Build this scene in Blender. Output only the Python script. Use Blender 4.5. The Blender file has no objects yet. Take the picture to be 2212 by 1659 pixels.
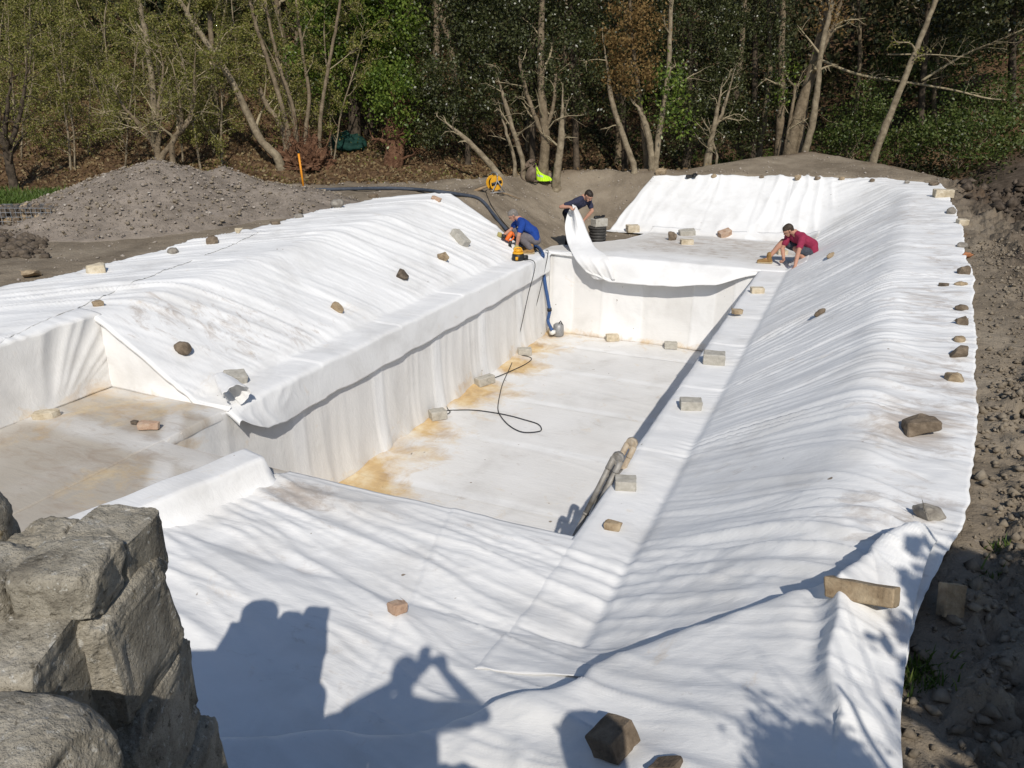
import bpy, bmesh, math, random
import numpy as np
from mathutils import Vector, Matrix

random.seed(11)
rng = np.random.default_rng(11)
scene = bpy.context.scene
COL = scene.collection

# ------------------------------------------------------------------ camera, light, exposure
CAMZ = 3.5
YAW = math.radians(24.3)
PITCH = math.radians(20.9)
FPX = 1660.0                     # focal length for a picture 2212 wide
cam_d = bpy.data.cameras.new("camera")
cam = bpy.data.objects.new("camera", cam_d)
COL.objects.link(cam)
cam.location = (0, 0, CAMZ)
cam.rotation_euler = (math.radians(90) - PITCH, 0, YAW)
cam_d.sensor_width = 36.0
cam_d.lens = FPX / 2212.0 * 36.0
cam_d.clip_start = 0.05
cam_d.clip_end = 500
scene.camera = cam

SN, CS = math.sin(YAW), math.cos(YAW)
FWD = np.array([-SN, CS, 0.0])
RGT = np.array([CS, SN, 0.0])
CAMP = np.array([0, 0, CAMZ])


def ray(px, py):
    a = (px - 1106.0) / FPX
    b = (py - 829.5) / FPX
    f = math.cos(PITCH) - b * math.sin(PITCH)
    up = -math.sin(PITCH) - b * math.cos(PITCH)
    return FWD * f + RGT * a + np.array([0, 0, up])


def at(px, py, z):
    d = ray(px, py)
    return CAMP + d * ((z - CAMZ) / d[2])


def atd(px, py, dist):
    d = ray(px, py)
    return CAMP + d * (dist / float(np.dot(d, FWD)))


def atv(px, py, v):
    d = ray(px, py)
    return CAMP + d * (v / d[1])


def fr(f, r, z):
    """camera-heading frame (ahead, to the right, height) -> world"""
    p = FWD * f + RGT * r
    return np.array([p[0], p[1], z])


# sunlight: the shadow of the camera falls at picture point (935, 1441)
LD = ray(935, 1441)
LD = LD / np.linalg.norm(LD)
sun_dir = -LD
sun_el = math.asin(sun_dir[2])
sun_d = bpy.data.lights.new("sun", 'SUN')
sun_d.energy = 3.6
sun_d.angle = math.radians(0.53)
sun_d.color = (1.0, 0.945, 0.86)
sun_o = bpy.data.objects.new("sun", sun_d)
COL.objects.link(sun_o)
sun_o.location = (6, -10, 14)
sun_o.rotation_euler = Vector(LD).to_track_quat('-Z', 'Y').to_euler()

world = bpy.data.worlds.new("World")
scene.world = world
world.use_nodes = True
wn = world.node_tree
wn.nodes.clear()
w_out = wn.nodes.new("ShaderNodeOutputWorld")
w_bg = wn.nodes.new("ShaderNodeBackground")
w_sky = wn.nodes.new("ShaderNodeTexSky")
w_sky.sky_type = 'NISHITA'
w_sky.sun_disc = False
w_sky.sun_elevation = sun_el
w_sky.sun_rotation = math.atan2(sun_dir[0], sun_dir[1])
w_sky.air_density = 1.0
w_sky.dust_density = 0.6
w_sky.ozone_density = 2.0
w_bg.inputs[1].default_value = 0.09
wn.links.new(w_sky.outputs[0], w_bg.inputs[0])
wn.links.new(w_bg.outputs[0], w_out.inputs[0])

scene.view_settings.view_transform = 'Standard'
scene.view_settings.look = 'None'
scene.view_settings.exposure = 0.0
scene.view_settings.gamma = 1.0
scene.view_settings.use_curve_mapping = False
scene.render.engine = 'CYCLES'
scene.cycles.use_denoising = True
scene.cycles.max_bounces = 6
scene.cycles.transparent_max_bounces = 4

# ------------------------------------------------------------------ noise


def _hash(ix, iy, seed):
    n = (ix.astype(np.int64) * 374761393 + iy.astype(np.int64) * 668265263 + seed * 974634777) & 0xffffffff
    n = ((n ^ (n >> 13)) * 1274126177) & 0xffffffff
    n = ((n ^ (n >> 16)) * 2246822519) & 0xffffffff
    return (n ^ (n >> 15)) / 4294967296.0


def noise(x, y, seed=0):
    """2D gradient noise about -1..1"""
    x = np.asarray(x, float)
    y = np.asarray(y, float)
    ix = np.floor(x)
    iy = np.floor(y)
    fx = x - ix
    fy = y - iy
    ux = fx * fx * fx * (fx * (fx * 6 - 15) + 10)
    uy = fy * fy * fy * (fy * (fy * 6 - 15) + 10)

    def g(ox, oy):
        a = _hash(ix + ox, iy + oy, seed) * 6.2831853
        return np.cos(a) * (fx - ox) + np.sin(a) * (fy - oy)
    a = g(0, 0) + (g(1, 0) - g(0, 0)) * ux
    b = g(0, 1) + (g(1, 1) - g(0, 1)) * ux
    return (a + (b - a) * uy) * 1.5


def fbm(x, y, seed=0, octv=4, gain=0.5):
    s = 0
    amp = 1.0
    for k in range(octv):
        s = s + amp * noise(x * 2 ** k + 17.3 * k, y * 2 ** k - 9.1 * k, seed + k)
        amp *= gain
    return s


def noise3(P, sc, seed=0):
    """cheap 3D noise built from three 2D slices"""
    x, y, z = P[..., 0] * sc, P[..., 1] * sc, P[..., 2] * sc
    return (noise(x + 0.31 * z, y - 0.47 * z, seed) + noise(y + 0.29 * x + 5.2, z + 0.13 * x, seed + 31)
            + noise(z - 0.41 * y, x + 0.37 * y + 3.7, seed + 67)) / 1.9


def cells(x, y, seed=0):
    """rounded lumps with crevices between them, 0..1"""
    ix, iy = np.floor(x), np.floor(y)
    best = np.full(np.shape(x), 9.0)
    sec = np.full(np.shape(x), 9.0)
    hid = np.zeros(np.shape(x))
    for ox in (-1, 0, 1):
        for oy in (-1, 0, 1):
            cx = ix + ox + _hash(ix + ox, iy + oy, seed)
            cy = iy + oy + _hash(ix + ox, iy + oy, seed + 7)
            d = np.hypot(x - cx, y - cy)
            nb = d < best
            sec = np.where(nb, best, np.minimum(sec, d))
            hid = np.where(nb, _hash(ix + ox, iy + oy, seed + 13), hid)
            best = np.where(nb, d, best)
    e = np.clip((sec - best) * 3.2, 0, 1)
    return (1 - (1 - e) ** 2) * (0.25 + 0.75 * hid) * (0.85 + 0.3 * noise(x * 1.7, y * 1.7, seed + 21))


def sst(a, b, x):
    t = np.clip((x - a) / (b - a), 0, 1)
    return t * t * (3 - 2 * t)


def smin(a, b, k):
    h = np.clip(0.5 + 0.5 * (b - a) / k, 0, 1)
    return b + (a - b) * h - k * h * (1 - h)


# ------------------------------------------------------------------ mesh helpers


def link(o, parent=None):
    COL.objects.link(o)
    if parent is not None:
        o.parent = parent
    return o


def tag(o, label=None, cat=None, group=None, kind=None):
    if label:
        o['label'] = label
    if cat:
        o['category'] = cat
    if group:
        o['group'] = group
    if kind:
        o['kind'] = kind
    return o


def thing(name, loc, label, cat, group=None, rot=0.0):
    o = bpy.data.objects.new(name, None)
    o.empty_display_size = 0.2
    link(o)
    o.location = loc
    o.rotation_euler = (0, 0, rot)
    return tag(o, label, cat, group)


class MB:
    """collects geometry (world or local coordinates) and links it as one mesh object"""

    def __init__(self):
        self.V = []
        self.Q = []
        self.T = []
        self.qm = []
        self.tm = []
        self.n = 0

    def add(self, V, F, mi=0):
        V = np.asarray(V, float).reshape(-1, 3)
        F = np.asarray(F, np.int64)
        if len(F):
            if F.shape[1] == 4:
                self.Q.append(F + self.n)
                self.qm.append(np.full(len(F), mi))
            else:
                self.T.append(F + self.n)
                self.tm.append(np.full(len(F), mi))
        self.V.append(V)
        self.n += len(V)
        return self

    def box(self, c, d, rot=None, mi=0):
        d = np.array(d) / 2.0
        P = np.array([[x, y, z] for x in (-1, 1) for y in (-1, 1) for z in (-1, 1)], float) * d
        if rot is not None:
            P = P @ np.array(rot).T
        P = P + np.array(c)
        F = [[0, 1, 3, 2], [4, 6, 7, 5], [0, 4, 5, 1], [2, 3, 7, 6], [0, 2, 6, 4], [1, 5, 7, 3]]
        return self.add(P, F, mi)

    def tube(self, pts, rad, n=8, cap=True, mi=0):
        V, F = tube(pts, rad, n)
        b = self.n
        self.add(V, F, mi)
        if cap:
            m = len(V) // n
            for k, rev in ((0, True), (m - 1, False)):
                c = V[k * n:(k + 1) * n].mean(0)
                ci = self.n
                self.add([c], np.zeros((0, 3)), mi)
                T = [[b + k * n + i, b + k * n + (i + 1) % n, ci] for i in range(n)]
                if rev:
                    T = [t[::-1] for t in T]
                self.T.append(np.array(T))
                self.tm.append(np.full(n, mi))
        return self

    def build(self, name, mats, parent=None, smooth=True, loc=None):
        V = np.concatenate(self.V) if self.V else np.zeros((0, 3))
        if loc is not None:
            V = V - np.array(loc)
        o = mesh_obj(name, V, np.concatenate(self.Q) if self.Q else None,
                     np.concatenate(self.T) if self.T else None, mats, parent, smooth,
                     np.concatenate(self.qm) if self.qm else None,
                     np.concatenate(self.tm) if self.tm else None)
        if loc is not None:
            o.location = loc
        return o


def raw_mesh(name, V, Q=None, T=None, smooth=True, qm=None, tm=None):
    me = bpy.data.meshes.new(name)
    nq = 0 if Q is None else len(Q)
    nt = 0 if T is None else len(T)
    me.vertices.add(len(V))
    me.vertices.foreach_set("co", np.ascontiguousarray(V, np.float32).ravel())
    loops = []
    if nq:
        loops.append(np.asarray(Q).ravel())
    if nt:
        loops.append(np.asarray(T).ravel())
    loops = np.concatenate(loops).astype(np.int32)
    me.loops.add(len(loops))
    me.loops.foreach_set("vertex_index", loops)
    me.polygons.add(nq + nt)
    st = np.concatenate([np.arange(nq) * 4, nq * 4 + np.arange(nt) * 3]).astype(np.int32)
    me.polygons.foreach_set("loop_start", st)
    me.update(calc_edges=True)
    me.validate()
    if smooth:
        me.polygons.foreach_set("use_smooth", np.ones(len(me.polygons), bool))
    mi = []
    if nq:
        mi.append(qm if qm is not None else np.zeros(nq))
    if nt:
        mi.append(tm if tm is not None else np.zeros(nt))
    mi = np.concatenate(mi).astype(np.int32)
    if mi.max(initial=0) > 0 and len(mi) == len(me.polygons):
        me.polygons.foreach_set("material_index", mi)
    return me


def mesh_obj(name, V, Q=None, T=None, mats=None, parent=None, smooth=True, qm=None, tm=None):
    me = raw_mesh(name, V, Q, T, smooth, qm, tm)
    for m in (mats if isinstance(mats, (list, tuple)) else [mats]):
        me.materials.append(m)
    o = bpy.data.objects.new(name, me)
    return link(o, parent)


def grid_faces(m, n, flip=False):
    i = np.arange(m - 1)[:, None]
    j = np.arange(n - 1)[None, :]
    a = (i * n + j).ravel()
    F = np.stack([a, a + 1, a + n + 1, a + n], 1)
    return F[:, ::-1] if flip else F


def attr(o, name, vals):
    at_ = o.data.attributes.new(name, 'FLOAT', 'POINT')
    at_.data.foreach_set("value", np.ascontiguousarray(vals, np.float32).ravel())


def frames(P):
    P = np.asarray(P, float)
    t = np.gradient(P, axis=0)
    t /= np.maximum(np.linalg.norm(t, axis=1), 1e-9)[:, None]
    ref = np.array([0, 0, 1.0]) if abs(t[:, 2]).mean() < 0.8 else np.array([1.0, 0, 0])
    a = np.cross(t, ref)
    a /= np.maximum(np.linalg.norm(a, axis=1), 1e-9)[:, None]
    b = np.cross(t, a)
    return t, a, b


def tube(pts, rad, n=8):
    P = np.asarray(pts, float)
    r = np.broadcast_to(np.asarray(rad, float), (len(P),))
    t, a, b = frames(P)
    th = np.arange(n) * 2 * math.pi / n
    V = P[:, None, :] + r[:, None, None] * (np.cos(th)[None, :, None] * a[:, None, :] + np.sin(th)[None, :, None] * b[:, None, :])
    m = len(P)
    i = np.arange(m - 1)[:, None]
    j = np.arange(n)[None, :]
    F = np.stack([i * n + j, i * n + (j + 1) % n, (i + 1) * n + (j + 1) % n, (i + 1) * n + j], -1).reshape(-1, 4)
    return V.reshape(-1, 3), F


def smooth_path(pts, n=40):
    """Catmull-Rom through the points"""
    P = np.asarray(pts, float)
    P = np.vstack([2 * P[0] - P[1], P, 2 * P[-1] - P[-2]])
    out = []
    segs = len(P) - 3
    for t in np.linspace(0, segs - 1e-6, n):
        k = int(t)
        f = t - k
        a, b, c, d = P[k:k + 4]
        out.append(0.5 * ((2 * b) + (-a + c) * f + (2 * a - 5 * b + 4 * c - d) * f * f + (-a + 3 * b - 3 * c + d) * f ** 3))
    return np.array(out)


def pl(xs, ys):
    """piecewise-linear function"""
    return lambda x: np.interp(x, xs, ys)


# ------------------------------------------------------------------ materials


def new_mat(name):
    m = bpy.data.materials.new(name)
    m.use_nodes = True
    nt = m.node_tree
    b = nt.nodes["Principled BSDF"]
    return m, nt, b


def ramp(nt, cols, pos=None):
    r = nt.nodes.new("ShaderNodeValToRGB")
    e = r.color_ramp.elements
    n = len(cols)
    pos = pos or [0.3 + 0.4 * k / max(1, n - 1) for k in range(n)]
    while len(e) < n:
        e.new(0.5)
    for k in range(n):
        e[k].position = pos[k]
        e[k].color = (*cols[k], 1)
    return r


def noise_node(nt, scale, detail=6, rough=0.6, vec=None, dist=0.0):
    n = nt.nodes.new("ShaderNodeTexNoise")
    n.inputs["Scale"].default_value = scale
    n.inputs["Detail"].default_value = detail
    n.inputs["Roughness"].default_value = rough
    n.inputs["Distortion"].default_value = dist
    if vec is not None:
        nt.links.new(vec, n.inputs["Vector"])
    return n


def mixc(nt, fac, a, b, blend='MIX'):
    m = nt.nodes.new("ShaderNodeMix")
    m.data_type = 'RGBA'
    m.blend_type = blend
    for sock, val in ((m.inputs[0], fac), (m.inputs[6], a), (m.inputs[7], b)):
        if isinstance(val, (int, float)):
            sock.default_value = val
        elif isinstance(val, tuple):
            sock.default_value = (*val, 1) if len(val) == 3 else val
        else:
            nt.links.new(val, sock)
    return m.outputs[2]


def bump_chain(nt, bsdf, vec, layers):
    prev = None
    for sc, st, dist in layers:
        n = noise_node(nt, sc, 5, 0.6, vec)
        bp = nt.nodes.new("ShaderNodeBump")
        bp.inputs["Strength"].default_value = st
        bp.inputs["Distance"].default_value = dist
        nt.links.new(n.outputs[0], bp.inputs["Height"])
        if prev is not None:
            nt.links.new(prev, bp.inputs["Normal"])
        prev = bp.outputs[0]
    nt.links.new(prev, bsdf.inputs["Normal"])


def M(name, cols, rough=0.85, scale=6.0, layers=((60, 0.4, 0.01),), spec=0.25, metal=0.0, pos=None, speck=None):
    m, nt, b = new_mat(name)
    g = nt.nodes.new("ShaderNodeNewGeometry")
    n = noise_node(nt, scale, 7, 0.62, g.outputs["Position"], 0.3)
    r = ramp(nt, cols, pos)
    nt.links.new(n.outputs[0], r.inputs[0])
    col = r.outputs[0]
    if speck:
        sc, thr, c = speck
        n2 = noise_node(nt, sc, 3, 0.6, g.outputs["Position"])
        r2 = ramp(nt, [(0, 0, 0), (1, 1, 1)], [thr, thr + 0.06])
        nt.links.new(n2.outputs[0], r2.inputs[0])
        col = mixc(nt, r2.outputs[0], col, c)
    nt.links.new(col, b.inputs["Base Color"])
    b.inputs["Roughness"].default_value = rough
    b.inputs["Specular IOR Level"].default_value = spec
    b.inputs["Metallic"].default_value = metal
    if layers:
        bump_chain(nt, b, g.outputs["Position"], layers)
    return m


def leaf_mat(name, cols, rough=0.45, spec=0.4, trans=0.25):
    m, nt, b = new_mat(name)
    g = nt.nodes.new("ShaderNodeNewGeometry")
    r = ramp(nt, cols, [k / max(1, len(cols) - 1) for k in range(len(cols))])
    nt.links.new(g.outputs["Random Per Island"], r.inputs[0])
    nt.links.new(r.outputs[0], b.inputs["Base Color"])
    b.inputs["Roughness"].default_value = rough
    b.inputs["Specular IOR Level"].default_value = spec
    tr = nt.nodes.new("ShaderNodeBsdfTranslucent")
    nt.links.new(r.outputs[0], tr.inputs[0])
    mx = nt.nodes.new("ShaderNodeMixShader")
    mx.inputs[0].default_value = trans
    nt.links.new(b.outputs[0], mx.inputs[1])
    nt.links.new(tr.outputs[0], mx.inputs[2])
    nt.links.new(mx.outputs[0], nt.nodes["Material Output"].inputs[0])
    return m


def liner_material():
    m, nt, b = new_mat("white_fleece")
    g = nt.nodes.new("ShaderNodeNewGeometry")
    pos = g.outputs["Position"]

    def A(n):
        a = nt.nodes.new("ShaderNodeAttribute")
        a.attribute_name = n
        return a.outputs["Fac"]

    def math_(op, x, y, clamp=False):
        q = nt.nodes.new("ShaderNodeMath")
        q.operation = op
        q.use_clamp = clamp
        for s, v in ((q.inputs[0], x), (q.inputs[1], y)):
            if isinstance(v, (int, float)):
                s.default_value = v
            else:
                nt.links.new(v, s)
        return q.outputs[0]
    # faint mottling of the cloth (damp, thin and dusty patches)
    n1 = noise_node(nt, 1.3, 6, 0.6, pos, 0.4)
    r1 = ramp(nt, [(0.69, 0.68, 0.66), (0.80, 0.795, 0.78), (0.84, 0.835, 0.82)], [0.3, 0.5, 0.7])
    nt.links.new(n1.outputs[0], r1.inputs[0])
    col = r1.outputs[0]
    # overlap of two layers is whiter, single damp layer greyer
    col = mixc(nt, A("grey"), col, (0.44, 0.395, 0.33))
    # brown soil smears
    mp = nt.nodes.new("ShaderNodeMapping")
    mp.inputs["Scale"].default_value = (0.75, 1.6, 1.0)
    mp.inputs["Rotation"].default_value = (0, 0, 0.25)
    nt.links.new(pos, mp.inputs["Vector"])
    n2 = noise_node(nt, 3.6, 9, 0.72, mp.outputs[0], 0.6)
    f = math_('ADD', n2.outputs[0], math_('MULTIPLY', A("dirt"), 0.42))
    f = math_('MULTIPLY', math_('SUBTRACT', f, 0.68), 5.0, True)
    f = math_('MULTIPLY', f, 0.62)
    col = mixc(nt, f, col, (0.34, 0.265, 0.20))
    # rusty water stains
    n3 = noise_node(nt, 2.3, 10, 0.72, pos, 0.5)
    f = math_('ADD', n3.outputs[0], math_('MULTIPLY', A("rust"), 0.62))
    f = math_('MULTIPLY', math_('SUBTRACT', f, 0.62), 3.0, True)
    n4 = noise_node(nt, 2.6, 8, 0.6, pos, 0.2)
    rc = ramp(nt, [(0.42, 0.265, 0.115), (0.60, 0.405, 0.17), (0.74, 0.62, 0.40)], [0.32, 0.5, 0.70])
    nt.links.new(n4.outputs[0], rc.inputs[0])
    col = mixc(nt, math_('MULTIPLY', f, 0.9), col, rc.outputs[0])
    # small specks of grit
    n5 = noise_node(nt, 9.0, 2, 0.5, pos)
    f = math_('MULTIPLY', math_('SUBTRACT', n5.outputs[0], 0.765), 30.0, True)
    col = mixc(nt, f, col, (0.25, 0.2, 0.15))
    nt.links.new(col, b.inputs["Base Color"])
    b.inputs["Roughness"].default_value = 0.9
    b.inputs["Specular IOR Level"].default_value = 0.12
    b.inputs["Sheen Weight"].default_value = 0.08
    mp2 = nt.nodes.new("ShaderNodeMapping")
    mp2.inputs["Scale"].default_value = (0.7, 2.8, 1.6)
    mp2.inputs["Rotation"].default_value = (0, 0, 0.28)
    nt.links.new(pos, mp2.inputs["Vector"])
    prev = None
    for sc, st, dist, v_ in ((2.6, 0.16, 0.030, mp2.outputs[0]), (6.0, 0.10, 0.014, mp2.outputs[0]), (26, 0.12, 0.008, pos), (160, 0.22, 0.004, pos)):
        n = noise_node(nt, sc, 4, 0.6, v_, 0.4)
        h = math_('ABSOLUTE', math_('SUBTRACT', n.outputs[0], 0.5), 0) if sc < 20 else n.outputs[0]
        bp = nt.nodes.new("ShaderNodeBump")
        bp.invert = sc < 20
        bp.inputs["Strength"].default_value = st
        bp.inputs["Distance"].default_value = dist * (2.0 if sc < 20 else 1.0)
        nt.links.new(h, bp.inputs["Height"])
        if prev is not None:
            nt.links.new(prev, bp.inputs["Normal"])
        prev = bp.outputs[0]
    nt.links.new(prev, b.inputs["Normal"])
    return m


def ground_material():
    m, nt, b = new_mat("bare_earth")
    g = nt.nodes.new("ShaderNodeNewGeometry")
    pos = g.outputs["Position"]

    def A(n):
        a = nt.nodes.new("ShaderNodeAttribute")
        a.attribute_name = n
        return a.outputs["Fac"]
    n1 = noise_node(nt, 1.1, 9, 0.65, pos, 0.4)
    r1 = ramp(nt, [(0.155, 0.125, 0.09), (0.24, 0.197, 0.145), (0.32, 0.268, 0.20)], [0.3, 0.5, 0.72])
    nt.links.new(n1.outputs[0], r1.inputs[0])
    n2 = noise_node(nt, 11, 5, 0.7, pos)
    r2 = ramp(nt, [(0, 0, 0), (1, 1, 1)], [0.60, 0.70])
    nt.links.new(n2.outputs[0], r2.inputs[0])
    col = mixc(nt, r2.outputs[0], r1.outputs[0], (0.31, 0.265, 0.22))
    # churned wet soil
    n3 = noise_node(nt, 4, 7, 0.7, pos)
    r3 = ramp(nt, [(0.045, 0.034, 0.025), (0.10, 0.078, 0.058), (0.17, 0.135, 0.105)], [0.3, 0.5, 0.72])
    nt.links.new(n3.outputs[0], r3.inputs[0])
    col = mixc(nt, A("mud"), col, r3.outputs[0])
    # leaf litter
    n4 = noise_node(nt, 5.5, 9, 0.72, pos, 0.8)
    r4 = ramp(nt, [(0.03, 0.02, 0.012), (0.085, 0.052, 0.03), (0.16, 0.10, 0.055), (0.21, 0.16, 0.085)], [0.3, 0.45, 0.58, 0.75])
    nt.links.new(n4.outputs[0], r4.inputs[0])
    col = mixc(nt, A("litter"), col, r4.outputs[0])
    nt.links.new(col, b.inputs["Base Color"])
    b.inputs["Roughness"].default_value = 0.95
    b.inputs["Specular IOR Level"].default_value = 0.1
    bump_chain(nt, b, pos, ((6, 0.6, 0.06), (28, 0.7, 0.025), (90, 0.6, 0.01)))
    return m


MAT = {}
MAT['liner'] = liner_material()
MAT['ground'] = ground_material()
MAT['soil'] = M("heaped_soil", [(0.165, 0.138, 0.112), (0.245, 0.207, 0.17), (0.32, 0.272, 0.225)], 0.95, 2.2,
                ((8, 0.6, 0.05), (30, 0.7, 0.02), (100, 0.5, 0.008)), 0.1, speck=(16, 0.68, (0.36, 0.33, 0.29)))
MAT['clod'] = M("soil_clod", [(0.14, 0.112, 0.08), (0.235, 0.195, 0.145), (0.34, 0.29, 0.22)], 0.95, 7, ((45, 0.6, 0.012),), 0.1)
MAT['mudclod'] = M("wet_clod", [(0.035, 0.026, 0.02), (0.09, 0.07, 0.052), (0.17, 0.135, 0.105)], 0.9, 7, ((45, 0.6, 0.012),), 0.15)
MAT['pebble'] = M("pebble", [(0.22, 0.18, 0.145), (0.32, 0.275, 0.23), (0.45, 0.41, 0.36)], 0.9, 5, ((60, 0.4, 0.006),))
stone_l = ((14, 0.5, 0.03), (60, 0.55, 0.01), (180, 0.3, 0.004))
MAT['tan'] = M("tan_stone", [(0.21, 0.15, 0.09), (0.33, 0.25, 0.16), (0.45, 0.36, 0.24)], 0.9, 12, stone_l)
MAT['brown'] = M("brown_stone", [(0.10, 0.075, 0.052), (0.175, 0.135, 0.095), (0.26, 0.205, 0.15)], 0.9, 12, stone_l)
MAT['dark'] = M("dark_stone", [(0.06, 0.048, 0.036), (0.115, 0.09, 0.066), (0.18, 0.145, 0.11)], 0.9, 12, stone_l)
MAT['grey'] = M("grey_stone", [(0.16, 0.14, 0.12), (0.26, 0.235, 0.2), (0.38, 0.35, 0.3)], 0.9, 12, stone_l)
MAT['cream'] = M("cream_stone", [(0.40, 0.33, 0.22), (0.56, 0.48, 0.35), (0.68, 0.61, 0.48)], 0.9, 9, stone_l)
MAT['pink'] = M("pinkish_stone", [(0.30, 0.19, 0.13), (0.45, 0.31, 0.22), (0.52, 0.41, 0.31)], 0.9, 10, stone_l)
MAT['orange'] = M("orange_brick", [(0.30, 0.12, 0.055), (0.42, 0.18, 0.085), (0.50, 0.25, 0.13)], 0.9, 14, stone_l)
MAT['concrete'] = M("concrete", [(0.33, 0.31, 0.265), (0.43, 0.405, 0.35), (0.52, 0.495, 0.44)], 0.95, 16,
                    ((50, 0.5, 0.008), (160, 0.5, 0.004)), 0.15)
def wall_material():
    m, nt, b = new_mat("lichened_stone")
    g = nt.nodes.new("ShaderNodeNewGeometry")
    pos = g.outputs["Position"]
    n = noise_node(nt, 7, 9, 0.68, pos, 0.4)
    r = ramp(nt, [(0.15, 0.13, 0.10), (0.29, 0.26, 0.205), (0.42, 0.38, 0.305), (0.50, 0.46, 0.39)], [0.30, 0.44, 0.57, 0.72])
    nt.links.new(n.outputs[0], r.inputs[0])
    col = r.outputs[0]
    for sc, lo, hi, c, amt in ((42, .60, .66, (0.62, 0.60, 0.54), .7), (26, .61, .66, (0.10, 0.085, 0.06), .75), (120, .60, .68, (0.12, 0.10, 0.08), .6), (9, .64, .70, (0.40, 0.30, 0.13), .4)):
        k = noise_node(nt, sc, 5, 0.65, pos, 0.3)
        q = ramp(nt, [(0, 0, 0), (amt, amt, amt)], [lo, hi])
        nt.links.new(k.outputs[0], q.inputs[0])
        col = mixc(nt, q.outputs[0], col, c)
    nt.links.new(col, b.inputs["Base Color"])
    b.inputs["Roughness"].default_value = 0.93
    b.inputs["Specular IOR Level"].default_value = 0.2
    bump_chain(nt, b, pos, ((30, 0.6, 0.02), (90, 0.9, 0.010), (260, 0.8, 0.004)))
    return m


MAT['wallstone'] = wall_material()
MAT['mortar'] = M("mossy_mortar", [(0.05, 0.042, 0.03), (0.10, 0.085, 0.06), (0.17, 0.135, 0.07)], 0.95, 18, ((60, 0.8, 0.02),), 0.1)
MAT['bark'] = M("grey_bark", [(0.10, 0.077, 0.05), (0.18, 0.14, 0.092), (0.27, 0.215, 0.145)], 0.9, 6, ((20, 0.7, 0.03), (70, 0.5, 0.01)), 0.15)
MAT['palebark'] = M("pale_bark", [(0.12, 0.095, 0.062), (0.22, 0.178, 0.12), (0.33, 0.275, 0.19)], 0.9, 7, ((20, 0.6, 0.02), (70, 0.5, 0.01)), 0.15)
MAT['darkbark'] = M("dark_bark", [(0.03, 0.024, 0.018), (0.075, 0.058, 0.042), (0.13, 0.10, 0.07)], 0.9, 6, ((20, 0.7, 0.03),), 0.15)
MAT['redbark'] = M("rotten_red_wood", [(0.06, 0.03, 0.018), (0.14, 0.072, 0.042), (0.24, 0.14, 0.085)], 0.95, 8, ((18, 0.9, 0.06), (70, 0.6, 0.015)), 0.1)
MAT['twig'] = M("twig", [(0.19, 0.155, 0.095), (0.30, 0.25, 0.16), (0.42, 0.35, 0.23)], 0.85, 3, None, 0.2)
MAT['holly'] = leaf_mat("holly_leaf", [(0.017, 0.022, 0.006), (0.036, 0.045, 0.012), (0.060, 0.068, 0.02), (0.11, 0.115, 0.055)], 0.36, 0.42, 0.12)
MAT['ivy'] = leaf_mat("ivy_leaf", [(0.04, 0.072, 0.010), (0.085, 0.135, 0.018), (0.14, 0.20, 0.028), (0.20, 0.25, 0.05)], 0.4, 0.4, 0.3)
MAT['spring'] = leaf_mat("spring_leaf", [(0.105, 0.115, 0.022), (0.175, 0.185, 0.036), (0.25, 0.245, 0.06), (0.31, 0.26, 0.10)], 0.5, 0.3, 0.35)
MAT['brownleaf'] = leaf_mat("dry_leaf", [(0.12, 0.07, 0.025), (0.20, 0.125, 0.045), (0.27, 0.18, 0.07)], 0.7, 0.2, 0.3)
MAT['bush'] = leaf_mat("bush_leaf", [(0.028, 0.042, 0.009), (0.058, 0.088, 0.017), (0.09, 0.125, 0.025), (0.13, 0.14, 0.045)], 0.45, 0.35, 0.25)
MAT['litterleaf'] = leaf_mat("fallen_leaf", [(0.07, 0.04, 0.02), (0.13, 0.08, 0.04), (0.22, 0.15, 0.075), (0.28, 0.23, 0.13)], 0.8, 0.15, 0.1)
MAT['grass'] = leaf_mat("grass_blade", [(0.05, 0.09, 0.015), (0.09, 0.15, 0.025), (0.15, 0.19, 0.05)], 0.5, 0.3, 0.3)
MAT['farleaf'] = leaf_mat("far_leaf", [(0.014, 0.02, 0.007), (0.032, 0.038, 0.013), (0.062, 0.062, 0.022), (0.095, 0.075, 0.035)], 0.6, 0.25, 0.2)  # kept dark: shade of the deep wood is put into the leaf colour


def plain(name, col, rough=0.6, spec=0.4, metal=0.0, var=0.15, scale=30, bump=0.1):
    c0 = tuple(max(0, x * (1 - var)) for x in col)
    c1 = tuple(min(1, x * (1 + var)) for x in col)
    return M(name, [c0, col, c1], rough, scale, ((scale * 4, bump, 0.003),), spec, metal)


MAT['skin'] = plain("skin", (0.47, 0.25, 0.17), 0.55, 0.35, var=0.1, scale=20)
MAT['hairdark'] = plain("dark_hair", (0.022, 0.015, 0.011), 0.6, 0.3, scale=90, bump=0.8, var=0.4)
MAT['hairgrey'] = plain("grey_hair", (0.20, 0.18, 0.16), 0.7, 0.3, scale=60, bump=0.8, var=0.5)
MAT['hairbrown'] = plain("brown_hair", (0.052, 0.037, 0.026), 0.6, 0.3, scale=90, bump=0.8, var=0.4)
MAT['blueshirt'] = plain("blue_cotton", (0.016, 0.055, 0.26), 0.85, 0.2, scale=14)
MAT['maroon'] = plain("maroon_cotton", (0.27, 0.030, 0.068), 0.85, 0.2, scale=14)
MAT['navy'] = plain("navy_cotton", (0.032, 0.034, 0.062), 0.85, 0.2, scale=14)
MAT['greytrouser'] = plain("grey_workwear", (0.15, 0.135, 0.14), 0.9, 0.15, scale=14)
MAT['blacktrouser'] = plain("dark_workwear", (0.014, 0.014, 0.017), 0.9, 0.15, scale=14)
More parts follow.
